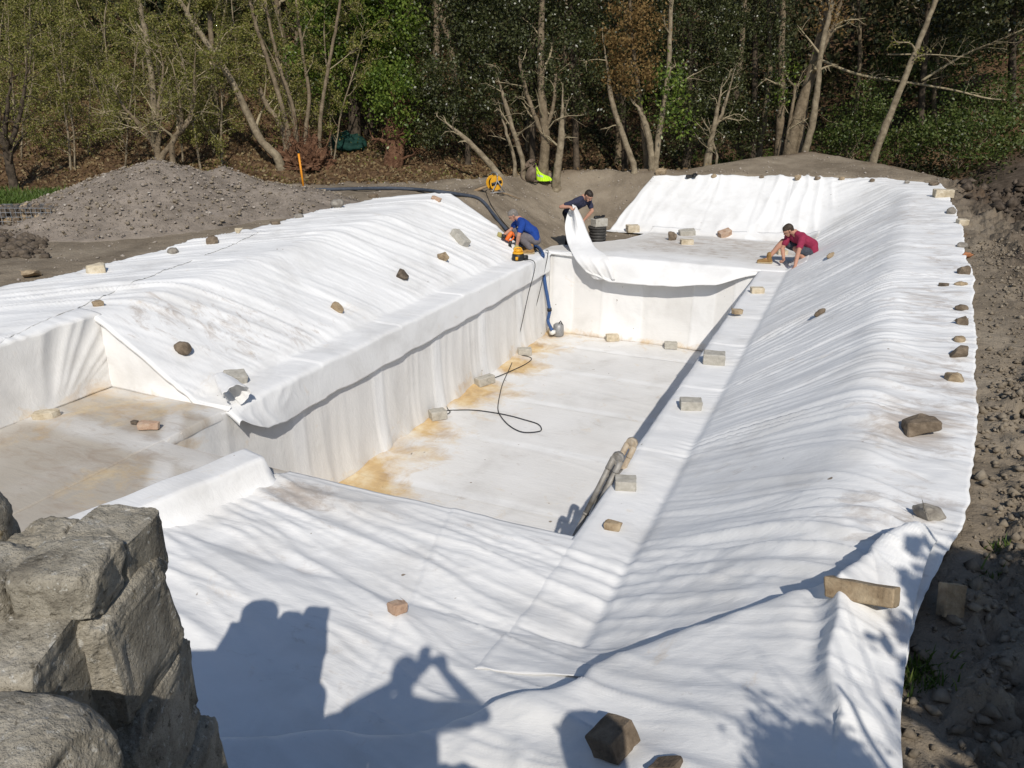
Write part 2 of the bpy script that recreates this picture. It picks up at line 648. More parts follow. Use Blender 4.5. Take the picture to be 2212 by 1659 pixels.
MAT['denim'] = plain("dark_shorts", (0.06, 0.068, 0.085), 0.9, 0.15, scale=24, var=0.35)
MAT['boot'] = plain("tan_leather", (0.27, 0.155, 0.055), 0.7, 0.3, scale=25, var=0.25)
MAT['sole'] = plain("pale_sole", (0.42, 0.33, 0.20), 0.8, 0.2)
MAT['bootdark'] = plain("brown_leather", (0.11, 0.065, 0.03), 0.7, 0.3, scale=25, var=0.25)
MAT['glove'] = plain("yellow_glove", (0.42, 0.36, 0.14), 0.8, 0.2, scale=40)
MAT['black'] = plain("black_plastic", (0.018, 0.018, 0.019), 0.5, 0.4)
MAT['rubber'] = plain("dusty_black_plastic", (0.045, 0.042, 0.038), 0.65, 0.35, var=0.35, scale=14)
MAT['yellow'] = plain("yellow_plastic", (0.72, 0.36, 0.02), 0.5, 0.4, var=0.1)
MAT['orangep'] = plain("orange_plastic", (0.78, 0.16, 0.025), 0.5, 0.4, var=0.1)
MAT['orangepole'] = plain("orange_fibreglass", (0.74, 0.28, 0.015), 0.5, 0.4, var=0.08)
MAT['steel'] = plain("grey_steel", (0.30, 0.30, 0.30), 0.5, 0.4, 0.4)
MAT['bluepipe'] = plain("blue_hose", (0.035, 0.085, 0.22), 0.5, 0.4, var=0.15, scale=6)
MAT['greypipe'] = plain("dusty_hose", (0.055, 0.065, 0.085), 0.65, 0.3, var=0.3, scale=8)
MAT['cable'] = plain("black_cable", (0.02, 0.02, 0.02), 0.6, 0.3)
MAT['rustysteel'] = M("muddy_steel", [(0.09, 0.062, 0.045), (0.165, 0.12, 0.085), (0.24, 0.185, 0.135)], 0.85, 10, ((40, 0.5, 0.01),), 0.3)
MAT['hivis'] = plain("hi_vis_yellow", (0.52, 0.86, 0.03), 0.8, 0.2, var=0.06, scale=12)
MAT['reflect'] = plain("reflective_tape", (0.42, 0.45, 0.46), 0.4, 0.5, var=0.08)
MAT['alu'] = M("muddy_aluminium", [(0.17, 0.15, 0.12), (0.29, 0.27, 0.24), (0.36, 0.345, 0.32)], 0.6, 14, ((60, 0.3, 0.005),), 0.4, 0.25)
MAT['aludust'] = M("dusty_aluminium", [(0.34, 0.26, 0.18), (0.46, 0.38, 0.28), (0.5, 0.45, 0.37)], 0.8, 14, ((60, 0.3, 0.005),), 0.3, 0.1)
MAT['plank'] = M("muddy_plank", [(0.20, 0.13, 0.075), (0.30, 0.21, 0.125), (0.38, 0.28, 0.17)], 0.9, 9, ((30, 0.5, 0.01),), 0.15)
MAT['netting'] = plain("green_netting", (0.008, 0.036, 0.028), 0.8, 0.2, scale=10, var=0.4)
MAT['film'] = plain("clear_film", (0.62, 0.64, 0.68), 0.3, 0.5, var=0.05)
MAT['wire'] = plain("galvanised_wire", (0.32, 0.33, 0.34), 0.5, 0.4, 0.5)
MAT['white'] = plain("white_plastic", (0.75, 0.74, 0.70), 0.5, 0.4, var=0.05)
MAT['eye'] = plain("eye", (0.03, 0.025, 0.02), 0.3, 0.5)

# ------------------------------------------------------------------ levels of the place
UL, UR, V0, V1, DEEP = -6.42, -1.785, 5.22, 16.4, 1.85
TAN = math.tan(math.radians(31))


def rim(u, v):
    far = 0.9 + 0.028 * np.clip(v - 6, -4, 16)
    near = 0.07 + 0.80 * sst(-2.2, 0.4, u)
    k = sst(3.4, 6.4, v)
    left = sst(-6.4, -7.2, u)
    return near * (1 - k) * (1 - left) + far * np.maximum(k, left)


def bowl(u, v):
    du = np.maximum(np.maximum(-6.9 - u, u + 1.3), 0)
    dv = np.maximum(np.maximum(3.95 - v, v - 19.7), 0)
    d = np.hypot(du, dv)
    return np.maximum(smin(d * TAN, rim(u, v), 0.10 + 0.12 * sst(6.0, 4.5, v)), 0) * sst(0, 0.12, d)


edge_r = pl([0, 2.8, 3.3, 4.1, 5.0, 6.1, 9, 12.4, 16, 20, 22.1, 23], [0.44, 0.46, 0.47, 0.60, 0.85, 1.03, 1.28, 1.50, 1.62, 1.70, 1.55, 1.2])
edge_l = pl([0, 6.4, 8, 10, 13.5, 15.2, 16, 17], [-10.45, -10.5, -10.4, -10.33, -10.35, -10.15, -9.5, -8.6])
edge_f = pl([-6, -4.9, -1.4, 0.5, 2], [21.7, 21.8, 22.05, 22.1, 21.8])

PLAT = np.array([(-13.5, 16.3), (-10.5, 17.8), (-9.0, 20.2), (-7.6, 22.2), (-4.9, 22.3), (-1.7, 24.7), (0.7, 23.2), (1.9, 22.0), (2.3, 18.0),
                 (2.5, 14.4), (3.6, 11.0), (5.5, 6.0), (6.0, 0.0), (6.0, -6.0), (-30.0, -6.0), (-30.0, 7.0)])


def plat_sd(u, v):
    """signed distance to the edge of the levelled dirt platform (negative inside)"""
    u = np.asarray(u, float)
    v = np.asarray(v, float)
    best = np.full(u.shape, 1e9)
    inside = np.zeros(u.shape, bool)
    n = len(PLAT)
    for k in range(n):
        a, b = PLAT[k], PLAT[(k + 1) % n]
        e = b - a
        t = np.clip(((u - a[0]) * e[0] + (v - a[1]) * e[1]) / (e @ e), 0, 1)
        best = np.minimum(best, np.hypot(u - a[0] - t * e[0], v - a[1] - t * e[1]))
        c = ((a[1] > v) != (b[1] > v)) & (u < (b[0] - a[0]) * (v - a[1]) / (b[1] - a[1] + 1e-12) + a[0])
        inside ^= c
    return np.where(inside, -best, best)


def ground_z(u, v, detail=True):
    u = np.asarray(u, float)
    v = np.asarray(v, float)
    f = -SN * u + CS * v
    r = CS * u + SN * v
    z = bowl(u, v)
    z = z + 0.16 * np.clip(v - 21.6, 0, 3.5) * sst(-7, -3, u)
    lump = fbm(u * 0.8, v * 0.8, 3, 4) * 0.03
    sd = plat_sd(u, v)
    # forest hill behind
    lf = sst(3.0, -4.0, r)
    hill_l = 1.0 + 0.30 * np.clip(f - 20.5, 0, 14) + 0.42 * np.clip(f - 34.5, 0, 100)
    hill_r = 0.45 + 0.34 * np.clip(f - 26.5, 0, 11) + 0.55 * np.clip(f - 37, 0, 100)
    # side hill on the right rises closer
    hill_r = hill_r + 0.35 * np.clip(r - 12.5, 0, 30) * sst(17, 23, f)
    hill = hill_l * lf + hill_r * (1 - lf) + fbm(u * 0.25, v * 0.25, 9, 3) * 0.35 * sst(20, 26, f)
    # churned mound right of the platform
    mound = 1.45 * np.exp(-((u - 4.6) / 1.5) ** 2) * sst(10.5, 14, v) * sst(26, 22, v)
    ditch = 0.25 + mound + 0.45 * fbm(u * 0.9, v * 0.9, 21, 4)
    kr = sst(1.0, 2.6, u) * sst(26.5, 23.5, v)
    out = hill * (1 - kr) + ditch * kr
    k = sst(0.0, 1.6, sd)
    z = z * (1 - k) + out * k + lump
    if detail:
        rough = np.clip(sst(0.0, 0.35, u - edge_r(v)) * sst(10, 6.5, v) + sst(1.2, 3.0, u), 0, 1) * sst(27, 24.5, v) * (1 + 1.2 * sst(12, 15, v))
        z = z + rough * (0.16 * np.abs(fbm(u * 2.0, v * 2.0, 41, 2)) + 0.080 * cells(u * 4.2 + .7 * noise(u * 5, v * 5, 46), v * 4.2 + .7 * noise(u * 5, v * 5, 48), 43) + 0.055 * cells(u * 9 + .6 * noise(u * 12, v * 12, 47), v * 9 + .6 * noise(u * 11, v * 11, 49), 45) + 0.03 * np.abs(noise(u * 20, v * 20, 50)) - 0.09)
        z = z + sst(9, 11, v) * sst(0.2, 1, u - edge_r(v)) * sst(24, 20, v) * 0.03 * fbm(u * 4, v * 4, 44, 3)
        z = z + 0.012 * fbm(u * 5, v * 5, 47, 3)
        face = sst(-6.2, -7.2, u) * sst(15.5, 17, v) + sst(18, 20, v) * sst(-4, -6.0, u)
        z = z + np.clip(face, 0, 1) * 0.05 * fbm(u * 1.8, v * 1.8, 53, 4)
    z = z - 0.22 * np.exp(-((u + 6.25) / 0.7) ** 2 - ((v - 17.7) / 0.6) ** 2)
    # terrace where the photographer stands
    t = sst(0.85, 0.70, f) * sst(1.15, 0.95, r)
    z = z * (1 - t) + 2.1 * t
    return z


# ------------------------------------------------------------------ fleece wrinkles
def folds(p, q, seed, sharp=1.6):
    w = 0.55 * noise(p * 0.45, q * 0.55, seed + 5)
    n = noise(p + w, q * 0.22 + 0.3 * w, seed)
    rdg = np.clip(1 - np.abs(n) * 2.0, 0, 1) ** sharp
    mask = np.clip(0.5 + 0.9 * noise(p * 0.21 + 3.1, q * 0.33, seed + 9), 0.05, 1)
    if sharp > 2.2:
        mask = mask * sst(0.12, 0.55, mask)
    return rdg * mask


def crumple(u, v, seed, st=2.2, ang=0.0):
    """short sharp creases running in several directions"""
    s = 0
    for k, (f, a, amp) in enumerate(((1.6, .15, .022), (2.7, -.45, .014), (4.4, .35, .009), (6.5, -.2, .006), (9.5, .5, .004), (5.0, 1.3, .006))):
        c, q = math.cos(a + ang), math.sin(a + ang)
        x, y = u * c + v * q, -u * q + v * c
        s = s + amp * (1 - 2 * np.abs(noise(x * f / st + 7.7 * k, y * f, seed + k)))
    return s * np.clip(0.75 + 0.6 * noise(u * .5, v * .5, seed + 11), 0.15, 1.3)


def wrinkle(u, v):
    u = np.asarray(u, float)
    v = np.asarray(v, float)
    right = sst(-1.6, -0.9, u) * sst(3.3, 4.6, v)
    left = sst(-6.75, -7.1, u)
    far = sst(19.4, 20.2, v) * sst(-0.4, -1.4, u)
    near = sst(5.4, 4.9, v) * (1 - left)
    right = right * (1 - far)
    W = np.zeros_like(u)
    # right bank: folds run down the slope
    p = v + np.interp(v, [4.5, 7, 9, 11, 15], [.5, .35, -.25, -.5, -.3]) * u
    sl = sst(0.75, 0.25, u)
    W += right * ((0.046 * folds(p * 2.1, u * .7, 101, 2.4) + 0.036 * folds(p * 4.4, u * .9, 102, 2.0) + 0.019 * folds(p * 6.8 + 1.2 * noise(u * .9, v * .6, 106), u * 1.2, 104, 2.3) + 0.004 * folds(p * 12, u * 2.2, 105, 2.3)) * (0.30 + 0.85 * sl) + 0.010 * folds(p * 1.1, u * 0.6, 103) * sl)
    # left bank: folds sweep down and towards the camera
    p = v - 0.55 * (u + 6.9) + 0.10 * (u + 6.9) ** 2
    W += left * (0.036 * folds(p * 1.9, u * 0.7, 201, 2.4) + 0.028 * folds(p * 4.2, u * 0.9, 202, 2.0) + 0.017 * folds(p * 7.5, u * 1.3, 204, 2.3) + 0.004 * folds(p * 12, u * 2.2, 205, 2.3) + 0.014 * folds(p * 0.8, u * 0.5, 203))
    p = u + 0.5 * noise(u * 0.3, v * 0.3, 300)
    W += far * (0.050 * folds(p * 1.5, v * 0.9, 301, 2.0) + 0.025 * folds(p * 3.8, v, 302))
    p = v + 0.30 * u
    W += near * (0.036 * folds(p * 2.1, u * 0.8, 401, 2.4) + 0.026 * folds(p * 4.4, u * 1.2, 402, 2.0) + 0.018 * folds(p * 7.5 - u, u * 1.8, 404, 2.3) + 0.004 * folds(p * 12 + u, u * 2.6, 405, 2.3) + 0.02 * folds(0.7 * p + u * 0.9, v * 0.4, 403))
    flat = 1 - np.clip(right + left + far + near, 0, 1)
    W += crumple(u, v, 700, 3.6, 0.28) * np.clip(0.22 * right * (1 - .3 * sl) + 0.26 * left + 0.42 * near + 0.10 * flat, 0, 1) + crumple(v, u, 720) * 0.35 * far
    W += 0.010 * right * (1 - sl) * fbm(u * 1.4, v * 3.2, 505, 3)
    W += flat * (0.006 * fbm(u * 1.5, v * 2.5, 501, 3) + 0.008 * folds(u * 1.2 + v * 0.8, v, 502))
    W += 0.012 * noise(u * 0.9, v * 0.9, 601)
    return W


def liner_z(u, v):
    return bowl(u, v) + wrinkle(u, v) + 0.03




NEAR_KD = []


def surf_a(u, v):
    """top surface a stone would rest on"""
    z = ground_z(u, v)
    cloth = ((u > -8.4) & (edge_r(v) > u) & (v < edge_f(u)) & ~((u < -6.9) & (v > 16.5))) | ((u <= -6.9) & (v > 2) & (u > edge_l(v)) & (v < 16.3))
    z = np.where(cloth, liner_z(u, v), z)
    z = np.where((u > -8.4) & (u < UL) & (v < 6.22), 0.03, z)
    return np.where((u > UL) & (u < UR) & (v > V0) & (v < V1), -DEEP + 0.02, z)


def surf(u, v):
    z = float(surf_a(np.array([u]), np.array([v]))[0])
    if NEAR_KD:
        co, _, d = NEAR_KD[0].find((u, v, 0))
        if d < 0.06:
            z = max(z, NEAR_KD[1][_])
    return z


def hit(px, py):
    d = ray(px, py)
    t = np.arange(2.0, 45, 0.03)
    P = CAMP + d * t[:, None]
    below = P[:, 2] < surf_a(P[:, 0], P[:, 1])
    k = int(np.argmax(below))
    if not below[k]:
        return CAMP + d * 30
    q = (P[max(k - 1, 0)] + P[k]) / 2
    return np.array([q[0], q[1], surf(q[0], q[1])])


def scale_at(P):
    d = np.asarray(P) - CAMP
    depth = float(np.dot(d, FWD)) * math.cos(PITCH) - d[2] * math.sin(PITCH)
    return depth / FPX


# ------------------------------------------------------------------ ground
def axis(parts):
    out = []
    for a, b, s in parts:
        q = np.arange(a, b, s)
        out.append(q[q < b - 0.4 * s])
    return np.concatenate(out + [[parts[-1][1]]])


gu = axis([(-60, -26, 1.2), (-26, -12, 0.28), (-12, -5.2, 0.10), (-5.2, 0.3, 0.16), (0.3, 2.5, 0.022), (2.5, 3.4, 0.05), (3.4, 7, 0.09), (7, 14, 0.35), (14, 44, 1.2)])
gv = axis([(-14, -2, 1.0), (-2, 2.2, 0.2), (2.2, 6.5, 0.026), (6.5, 9, 0.045), (9, 22.4, 0.085), (22.4, 25.5, 0.12), (25.5, 36, 0.35), (36, 85, 1.3)])
GU, GV = np.meshgrid(gu, gv, indexing='ij')
GZ = ground_z(GU, GV)
ef = edge_f(GU)
under = ((GU > np.where(GV > 16.9, np.interp(GV, [16.9, 18, 19, 20, 22], [-6.1, -5.45, -5.0, -5.1, -4.9]), -6.95)) & (GU < edge_r(GV) - 0.03) & (GV < ef - 0.03)) | ((GU <= -6.9) & (GU > edge_l(GV) + 0.03) & (GV < 16.0))
GZ = np.where(under, GZ - 0.09, GZ)
GZ = np.where((GU > UL - 0.35) & (GU < UR + 0.35) & (GV > V0 - 0.35) & (GV < V1 + 0.35), -2.4, GZ)
GZ = np.where((GU > -8.75) & (GU < -4.0) & (GV < 6.55) & (GV > 1.5), np.minimum(GZ, -0.12), GZ)
ground = mesh_obj("ground", np.stack([GU, GV, GZ], -1).reshape(-1, 3), grid_faces(*GU.shape), None, MAT['ground'])
# faces must look up
_f = -SN * GU + CS * GV
_r = CS * GU + SN * GV
_sd = plat_sd(GU, GV)
lit = sst(-0.1, 1.0, _sd + 0.5 * fbm(GU * 0.7, GV * 0.7, 61, 3)) * sst(3.2, 1.8, GU + 0 * GV) + np.where(GU > 0.5, sst(27.5, 30, GV), sst(24.0, 26, GV))
attr(ground, "litter", np.clip(lit, 0, 1))
attr(ground, "mud", np.clip(sst(1.6, 3.2, GU + 0.6 * fbm(GU * 0.6, GV * 0.6, 71, 3)) * sst(9.5, 14, GV) + 0.35 * sst(1.5, 2.5, GU), 0, 1))
tag(ground, "bare brown earth and leaf-strewn hill round the pool", None, None, 'structure')

# ------------------------------------------------------------------ liner sheets


def sheet(P, name, label, grey=None, dirt=None, rust=None, flip=False, thick=0.004, parent=None, cat="liner sheet"):
    m, n, _ = P.shape
    o = mesh_obj(name, P.reshape(-1, 3), grid_faces(m, n, flip), None, MAT['liner'], parent)
    for k, v in (("grey", grey), ("dirt", dirt), ("rust", rust)):
        attr(o, k, np.zeros(m * n) if v is None else np.broadcast_to(v, (m, n)))
    if thick:
        s = o.modifiers.new("thickness", 'SOLIDIFY')
        s.thickness = thick
        s.offset = -1
    if parent is None:
        tag(o, label, cat, "white fleece sheets lining the pool")
    elif label:
        o['label'] = label
    return o


def blobs(u, v, items):
    d = np.zeros_like(u)
    for cu, cv, ru, rv, a in items:
        d = np.maximum(d, a * np.exp(-((u - cu) / ru) ** 2 - ((v - cv) / rv) ** 2))
    return d


def band(x, centre, width):
    return np.exp(-((x - centre) / width) ** 4)


# right bank -------------------------------------------------------------
vs = np.concatenate([np.arange(3.35, 12, 0.021), np.arange(12, 22.2, 0.04)])
ts = np.linspace(0, 1, 110)
VV, TT = np.meshgrid(vs, ts, indexing='ij')
eo = edge_r(VV) + 0.05 * noise(VV * 0.55, 0 * VV, 77) + 0.022 * noise(VV * 2.3, 0 * VV, 78) + 0.012 * noise(VV * 7, 0 * VV, 79)
U0 = UR - 0.02 - 0.0 * VV
UU = U0 + (eo - U0) * TT
VB = VV + 0.0
ZZ = liner_z(UU, VB)
ZZ = ZZ + 0.05 * np.clip(noise(VB * 1.3, UU * 0.8, 80), 0, 1) * sst(0.45, 0.1, eo - UU) + 0.02 * noise(VB * 3.4, UU, 81) * sst(0.5, 0.1, eo - UU)
for s0 in (7.1, 9.1, 11.0, 12.6, 14.6, 16.6, 18.8):          # lapped joints between widths of cloth
    x = VB + 0.30 * (UU + 1.3) * sst(-1.35, -1.0, UU) - s0 + 0.03 * noise(UU * 2, UU * 0 + s0, 83)
    ZZ = ZZ + 0.012 * sst(-0.012, 0.012, x) * sst(0.55, 0.3, x)
ZZ = np.where(UU < UR + 0.05, ZZ - 0.02 * sst(UR + 0.05, UR - 0.02, UU), ZZ)
dirtR = 0.16 * sst(-0.2, 0.4, UU) + blobs(UU, VB, [(0.62, 6.5, 0.42, 0.5, 0.92), (0.9, 7.6, 0.5, 1.2, 0.50), (0.5, 5.0, 0.5, 0.6, 0.46), (0.9, 10.5, 0.5, 1.6, 0.42), (1.1, 13.5, 0.5, 2, 0.38), (-0.6, 6.2, 0.4, 0.5, 0.36), (0.9, 17, .5, 3, .34)])
sheet(np.stack([UU, VB, ZZ], -1), "liner_sheet", "broad creased white fleece sheet over the bank beside the row of stones on the right",
      dirt=dirtR, grey=0.0 * UU, flip=True)

# near shelf -------------------------------------------------------------
ss = np.linspace(0, 1, 210)
ts = np.linspace(0, 1, 170)
S, T = np.meshgrid(ss, ts, indexing='ij')          # S left->right, T far->near
lu, lv = -4.74 - 1.0 * T, V0 - 3.6 * T
ru, rv = -0.9 + 0.6 * T, V0 + 0.05 - 3.6 * T
UU = lu + (ru - lu) * S
VB = lv + (rv - lv) * S
ZZ = liner_z(UU, VB) - 0.012 * sst(0.75, 0.95, S) - 0.01
ZZ = np.where(T < 0.02, ZZ - 0.01, ZZ)
for s0 in (-2.6,):
    x = UU + 0.28 * (VB - 4) - s0
    ZZ += 0.012 * sst(-0.015, 0.015, x) * sst(0.5, 0.3, x)
dirtN = blobs(UU, VB, [(-4.35, 4.85, 0.45, 0.28, 0.95), (-3.6, 4.9, 0.9, 0.25, 0.40), (-2.3, 5.0, 0.9, 0.12, 0.45), (-3.5, 4.2, 1.5, 0.8, 0.26), (-2.6, 3.2, 0.8, 0.5, 0.34)])
sheet(np.stack([UU, VB, ZZ], -1), "liner_sheet", "rumpled white fleece sheet on the near shelf between stone wall and pool edge", dirt=dirtN, grey=0.55 * blobs(UU, VB, [(-4.0, 4.95, 0.9, 0.3, 0.7)]), flip=True)

# near overlapping sheet with a standing hem -----------------------------
hem_px = [(380, 1614), (560, 1608), (700, 1604), (850, 1612), (920, 1600), (1010, 1570), (1100, 1538), (1235, 1500), (1290, 1452), (1400, 1412),
          (1560, 1360), (1700, 1310), (1765, 1294), (1800, 1284), (1838, 1256), (1868, 1232), (1880, 1208), (1930, 1180), (1985, 1158), (2030, 1135)]
hem = []
for x, y in hem_px:
    p = at(x, y, 0.4)
    for _ in range(6):
        p = at(x, y, float(bowl(p[0], p[1])) + 0.11)
    hem.append(p)
hem = smooth_path(hem, 260)
ends = smooth_path([fr(1.9, -2.0, 0), fr(1.9, -1.2, 0), fr(1.9, -0.4, 0), fr(1.9, 0.2, 0), fr(1.95, 0.7, 0), fr(2.0, 1.1, 0), fr(2.05, 1.42, 0), at(1941, 1560, 0.9), at(1975, 1310, 0.9), at(2035, 1150, 0.93)], 260)
ts = np.linspace(0, 1, 120) ** 1.3
T = np.broadcast_to(ts[None, :], (260, 120))
PU = hem[:, None, 0] * (1 - T) + ends[:, None, 0] * T
PV = hem[:, None, 1] * (1 - T) + ends[:, None, 1] * T
dist = np.hypot(PU - hem[:, None, 0], PV - hem[:, None, 1])
sarc = np.broadcast_to(np.linspace(0, 1, 260)[:, None], T.shape)
raise_ = (0.135 + 0.05 * noise(sarc * 7, 0 * sarc, 91) + 0.02 * noise(sarc * 25, 0 * sarc, 92) + 0.05 * sst(0.55, 0.75, sarc)) * sst(0.99, 0.93, sarc)
ZB = bowl(PU, PV) + wrinkle(PU, PV) * 0.75 + 0.055
ZB += raise_ * np.exp(-(dist / 0.33) ** 1.2) * (1 - 0.25 * np.exp(-(dist / 0.05)))
ZB += 0.05 * folds(PU * 1.3 - PV * 0.5, PV * 0.6, 93) * sst(0.05, 0.5, dist) + 0.035 * folds(PU * 2.6 + PV, PV, 94) * sst(0.1, 0.4, dist)
# one standing pleat near the slab of stone
pc = np.array([at(1795, 1350, 0.8)[:2], at(1795, 1420, 0.8)[:2], at(1775, 1490, 0.75)[:2], at(1772, 1545, 0.75)[:2], at(1795, 1615, 0.75)[:2]])
dd = np.full(PU.shape, 9.0)
for a, b in zip(pc[:-1], pc[1:]):
    e = b - a
    t = np.clip(((PU - a[0]) * e[0] + (PV - a[1]) * e[1]) / (e @ e), 0, 1)
    side = (PU - a[0] - t * e[0])
    q = np.hypot(side, PV - a[1] - t * e[1])
    q = np.where(side < 0, q * 3.2, q)
    dd = np.minimum(dd, q)
ZB += 0.085 * np.exp(-(dd / 0.13) ** 1.5)
from mathutils import kdtree
kd = kdtree.KDTree(PU.size)
for i_, (a_, b_) in enumerate(zip(PU.ravel(), PV.ravel())):
    kd.insert((a_, b_, 0), i_)
kd.balance()
NEAR_KD.extend([kd, ZB.ravel()])
sheet(np.stack([PU, PV, ZB], -1), "liner_sheet", "nearest white fleece sheet with a raised hem casting a long curved shadow", dirt=0.12 + 0 * PU, flip=True)

# left bank --------------------------------------------------------------
vs = np.concatenate([[6.155, 6.16], np.arange(6.175, 12, 0.026), np.arange(12, 16.25, 0.04)])
hang = pl([6.2, 6.35, 6.6, 7.0, 7.6, 9, 12, 16.3], [0.08, 0.20, 0.36, 0.44, 0.46, 0.46, 0.45, 0.38])
ta = np.linspace(0, 1, 100)                          # across the bank to the coping edge
tb = np.linspace(0, 1, 22)[1:]                       # hanging lip
UF = -6.39
VV, TT = np.meshgrid(vs, ta, indexing='ij')
el = np.maximum(edge_l(VV), -10.9) + 0.05 * noise(VV * 1.3, 0 * VV, 111) + 0.02 * noise(VV * 5, 0 * VV, 112)
endk = sst(15.0, 16.2, VV)
UU = el + (UF - el) * TT
VB = VV + 0.9 * sst(0.75, 1, TT) * endk * 0.3
ZZ = liner_z(UU, VB)
for s0 in (7.9, 9.9, 12.0, 14.0):
    x = VB - 0.45 * (UU + 6.9) * sst(-6.7, -7.1, UU) - s0
    ZZ = ZZ + 0.014 * sst(-0.015, 0.015, x) * sst(0.5, 0.25, x)
ZZ = ZZ - 0.02 * sst(0.985, 1.0, TT)
ZZ[0] -= 0.055
ZZ[1] -= 0.018
A1 = np.stack([UU, VB, ZZ], -1)
VL, TL = np.meshgrid(vs, tb, indexing='ij')
hg = hang(VL) + 0.02 * noise(VL * 2, 0 * VL, 113)
zl = A1[:, -1:, 2] - 0.012 - hg * TL
ul = UF + 0.005 + 0.012 * np.sin(TL * 1.7) + 0.010 * noise(VL * 1.6, TL, 114) * TL + 0.12 * sst(7.6, 6.5, VL) * TL + 0.02 * folds(VL * 3, TL * 2, 115) * sst(8.5, 7, VL)
A2 = np.stack([ul, VL + 0 * TL, zl], -1)
PL = np.concatenate([A1, A2], 1)
dl = np.concatenate([blobs(UU, VB, [(-7.7, 7.6, 0.7, 0.9, 0.56), (-8.2, 6.9, 0.6, 0.7, 0.54), (-7.2, 8.4, 0.35, 0.8, 0.46), (-8.8, 10.8, 1, 1.5, 0.25), (-9.6, 13, 1, 2, 0.25)]), 0 * VL], 1)
sheet(PL, "liner_sheet", "creased white fleece sheet over the left bank, its hem hanging over the pool wall", dirt=dl, flip=True)

# strip along the top of the left bank -----------------------------------
vs = np.arange(1.8, 11.0, 0.04)
ts = np.linspace(0, 1, 56)
VV, TT = np.meshgrid(vs, ts, indexing='ij')
el = np.maximum(edge_l(VV), -10.9) - 0.03 + 0.05 * noise(VV * 1.3, 0 * VV, 111) + 0.02 * noise(VV * 5, 0 * VV, 112)
seam = np.interp(VV, [1.8, 5.0, 6.9, 8.6, 11.0], [-8.36, -8.44, -8.95, -9.4, -9.85]) + 0.02 * noise(VV * 2, 0 * VV, 121)
UU = el + (seam - el) * TT
ZZ = liner_z(UU, VV) + 0.020 - 0.008 * sst(.8, 1, TT)
ZZ += 0.012 * folds(UU * 1.6 + 0.3 * VV, VV * 0.6, 122) * sst(1, .8, TT)
sheet(np.stack([UU, VV, ZZ], -1), "liner_sheet", "long white fleece strip along the top of the left bank, overlapping the creased sheet", dirt=blobs(UU, VV, [(-10.3, 8, 0.5, 2, 0.35), (-10, 5.5, 0.5, 1, 0.3)]), flip=True)

# side pool: back wall, end wall, floor ----------------------------------
vs = np.arange(1.6, 6.26, 0.03)
ts = np.linspace(0, 1, 44)
VV, TT = np.meshgrid(vs, ts, indexing='ij')           # T: 0 bottom, 1 top
top = liner_z(np.full(len(vs), -8.42), vs)[:, None]
fan = (VV - 5.25) / (0.25 + 0.95 * TT)
pleat = folds(fan * 2.1, TT * 0.5, 131) * sst(0.0, 0.3, TT) * (0.4 + 0.6 * TT)
ub = -8.40 + 0.10 * (1 - TT) ** 2 + 0.05 * pleat + 0.01 * noise(VV * 3, TT * 2, 132)
Ptop = np.stack([ub, VV, 0.02 + (top - 0.02) * TT], -1)
rimrow = np.stack([np.full((len(vs), 1), -8.47), vs[:, None], liner_z(np.full(len(vs), -8.47), vs)[:, None] + 0.006], -1)
rim2 = np.stack([np.full((len(vs), 1), -8.62), vs[:, None], liner_z(np.full(len(vs), -8.62), vs)[:, None] + 0.007], -1)
rim3 = np.stack([np.full((len(vs), 1), -9.0), vs[:, None], liner_z(np.full(len(vs), -9.0), vs)[:, None] + 0.004], -1)
sheet(np.concatenate([Ptop, rimrow, rim2, rim3], 1), "liner_sheet", "pleated white fleece on the back wall of the shallow side pool",
      grey=np.concatenate([0.18 + 0.15 * band(VV, 4.6, 0.4)] + [0 * vs[:, None]] * 3, 1), rust=np.concatenate([0.33 * sst(0.25, 0, TT)] + [0 * vs[:, None]] * 3, 1), flip=False)

us = np.linspace(-8.36, UL + 0.02, 80)
UU, TT = np.meshgrid(us, np.linspace(0, 1, 34), indexing='ij')
topz = liner_z(UU, 6.22 + 0 * UU) - 0.006
topz = np.maximum(topz, 0.05)
VB = 6.20 - 0.05 * (1 - TT) ** 2 + 0.012 * noise(UU * 2.4, TT * 2, 141) 
EW = np.stack([UU, VB, 0.015 + (topz - 0.015) * TT], -1)
sheet(EW, "liner_sheet", "smooth white fleece triangle closing the end of the left bank above the side pool",
      grey=0.0 * UU, rust=0.42 * sst(0.35, 0, TT) * (0.5 + 0.5 * sst(-7.2, -6.5, UU)), flip=True)


def floor_patch(u0, u1, v0, v1, st=0.045):
    U, V = np.meshgrid(np.arange(u0, u1 + st, st), np.arange(v0, v1 + st, st), indexing='ij')
    return np.minimum(U, u1), np.minimum(V, v1)


UA, VA = floor_patch(-8.36, UL - 0.045, 1.6, 6.18)
ZA = 0.015 + 0.012 * noise(UA * 0.8, VA * 0.8, 151) + 0.006 * folds(VA * 2, UA, 152)
UB, VB_ = floor_patch(UL, -4.3, 1.6, V0)
ZBf = 0.015 + 0.012 * noise(UB * 0.8, VB_ * 0.8, 151) + 0.006 * folds(VB_ * 2, UB, 152)
for Z_, U_, V_ in ((ZA, UA, VA), (ZBf, UB, VB_)):
    for s0 in (4.85,):
        x = V_ + 0.05 * U_ - s0 + 0.35
        Z_ += 0.008 * sst(-0.015, 0.015, x) * sst(0.5, 0.3, x)
UA = np.concatenate([UA, UA[-1:] + .018, UA[-1:] + .022], 0)
VA = np.concatenate([VA, VA[-1:], VA[-1:]], 0)
ZA = np.concatenate([ZA, ZA[-1:] - .012, ZA[-1:] - .10], 0)
mA, nA = UA.shape
mB, nB = UB.shape
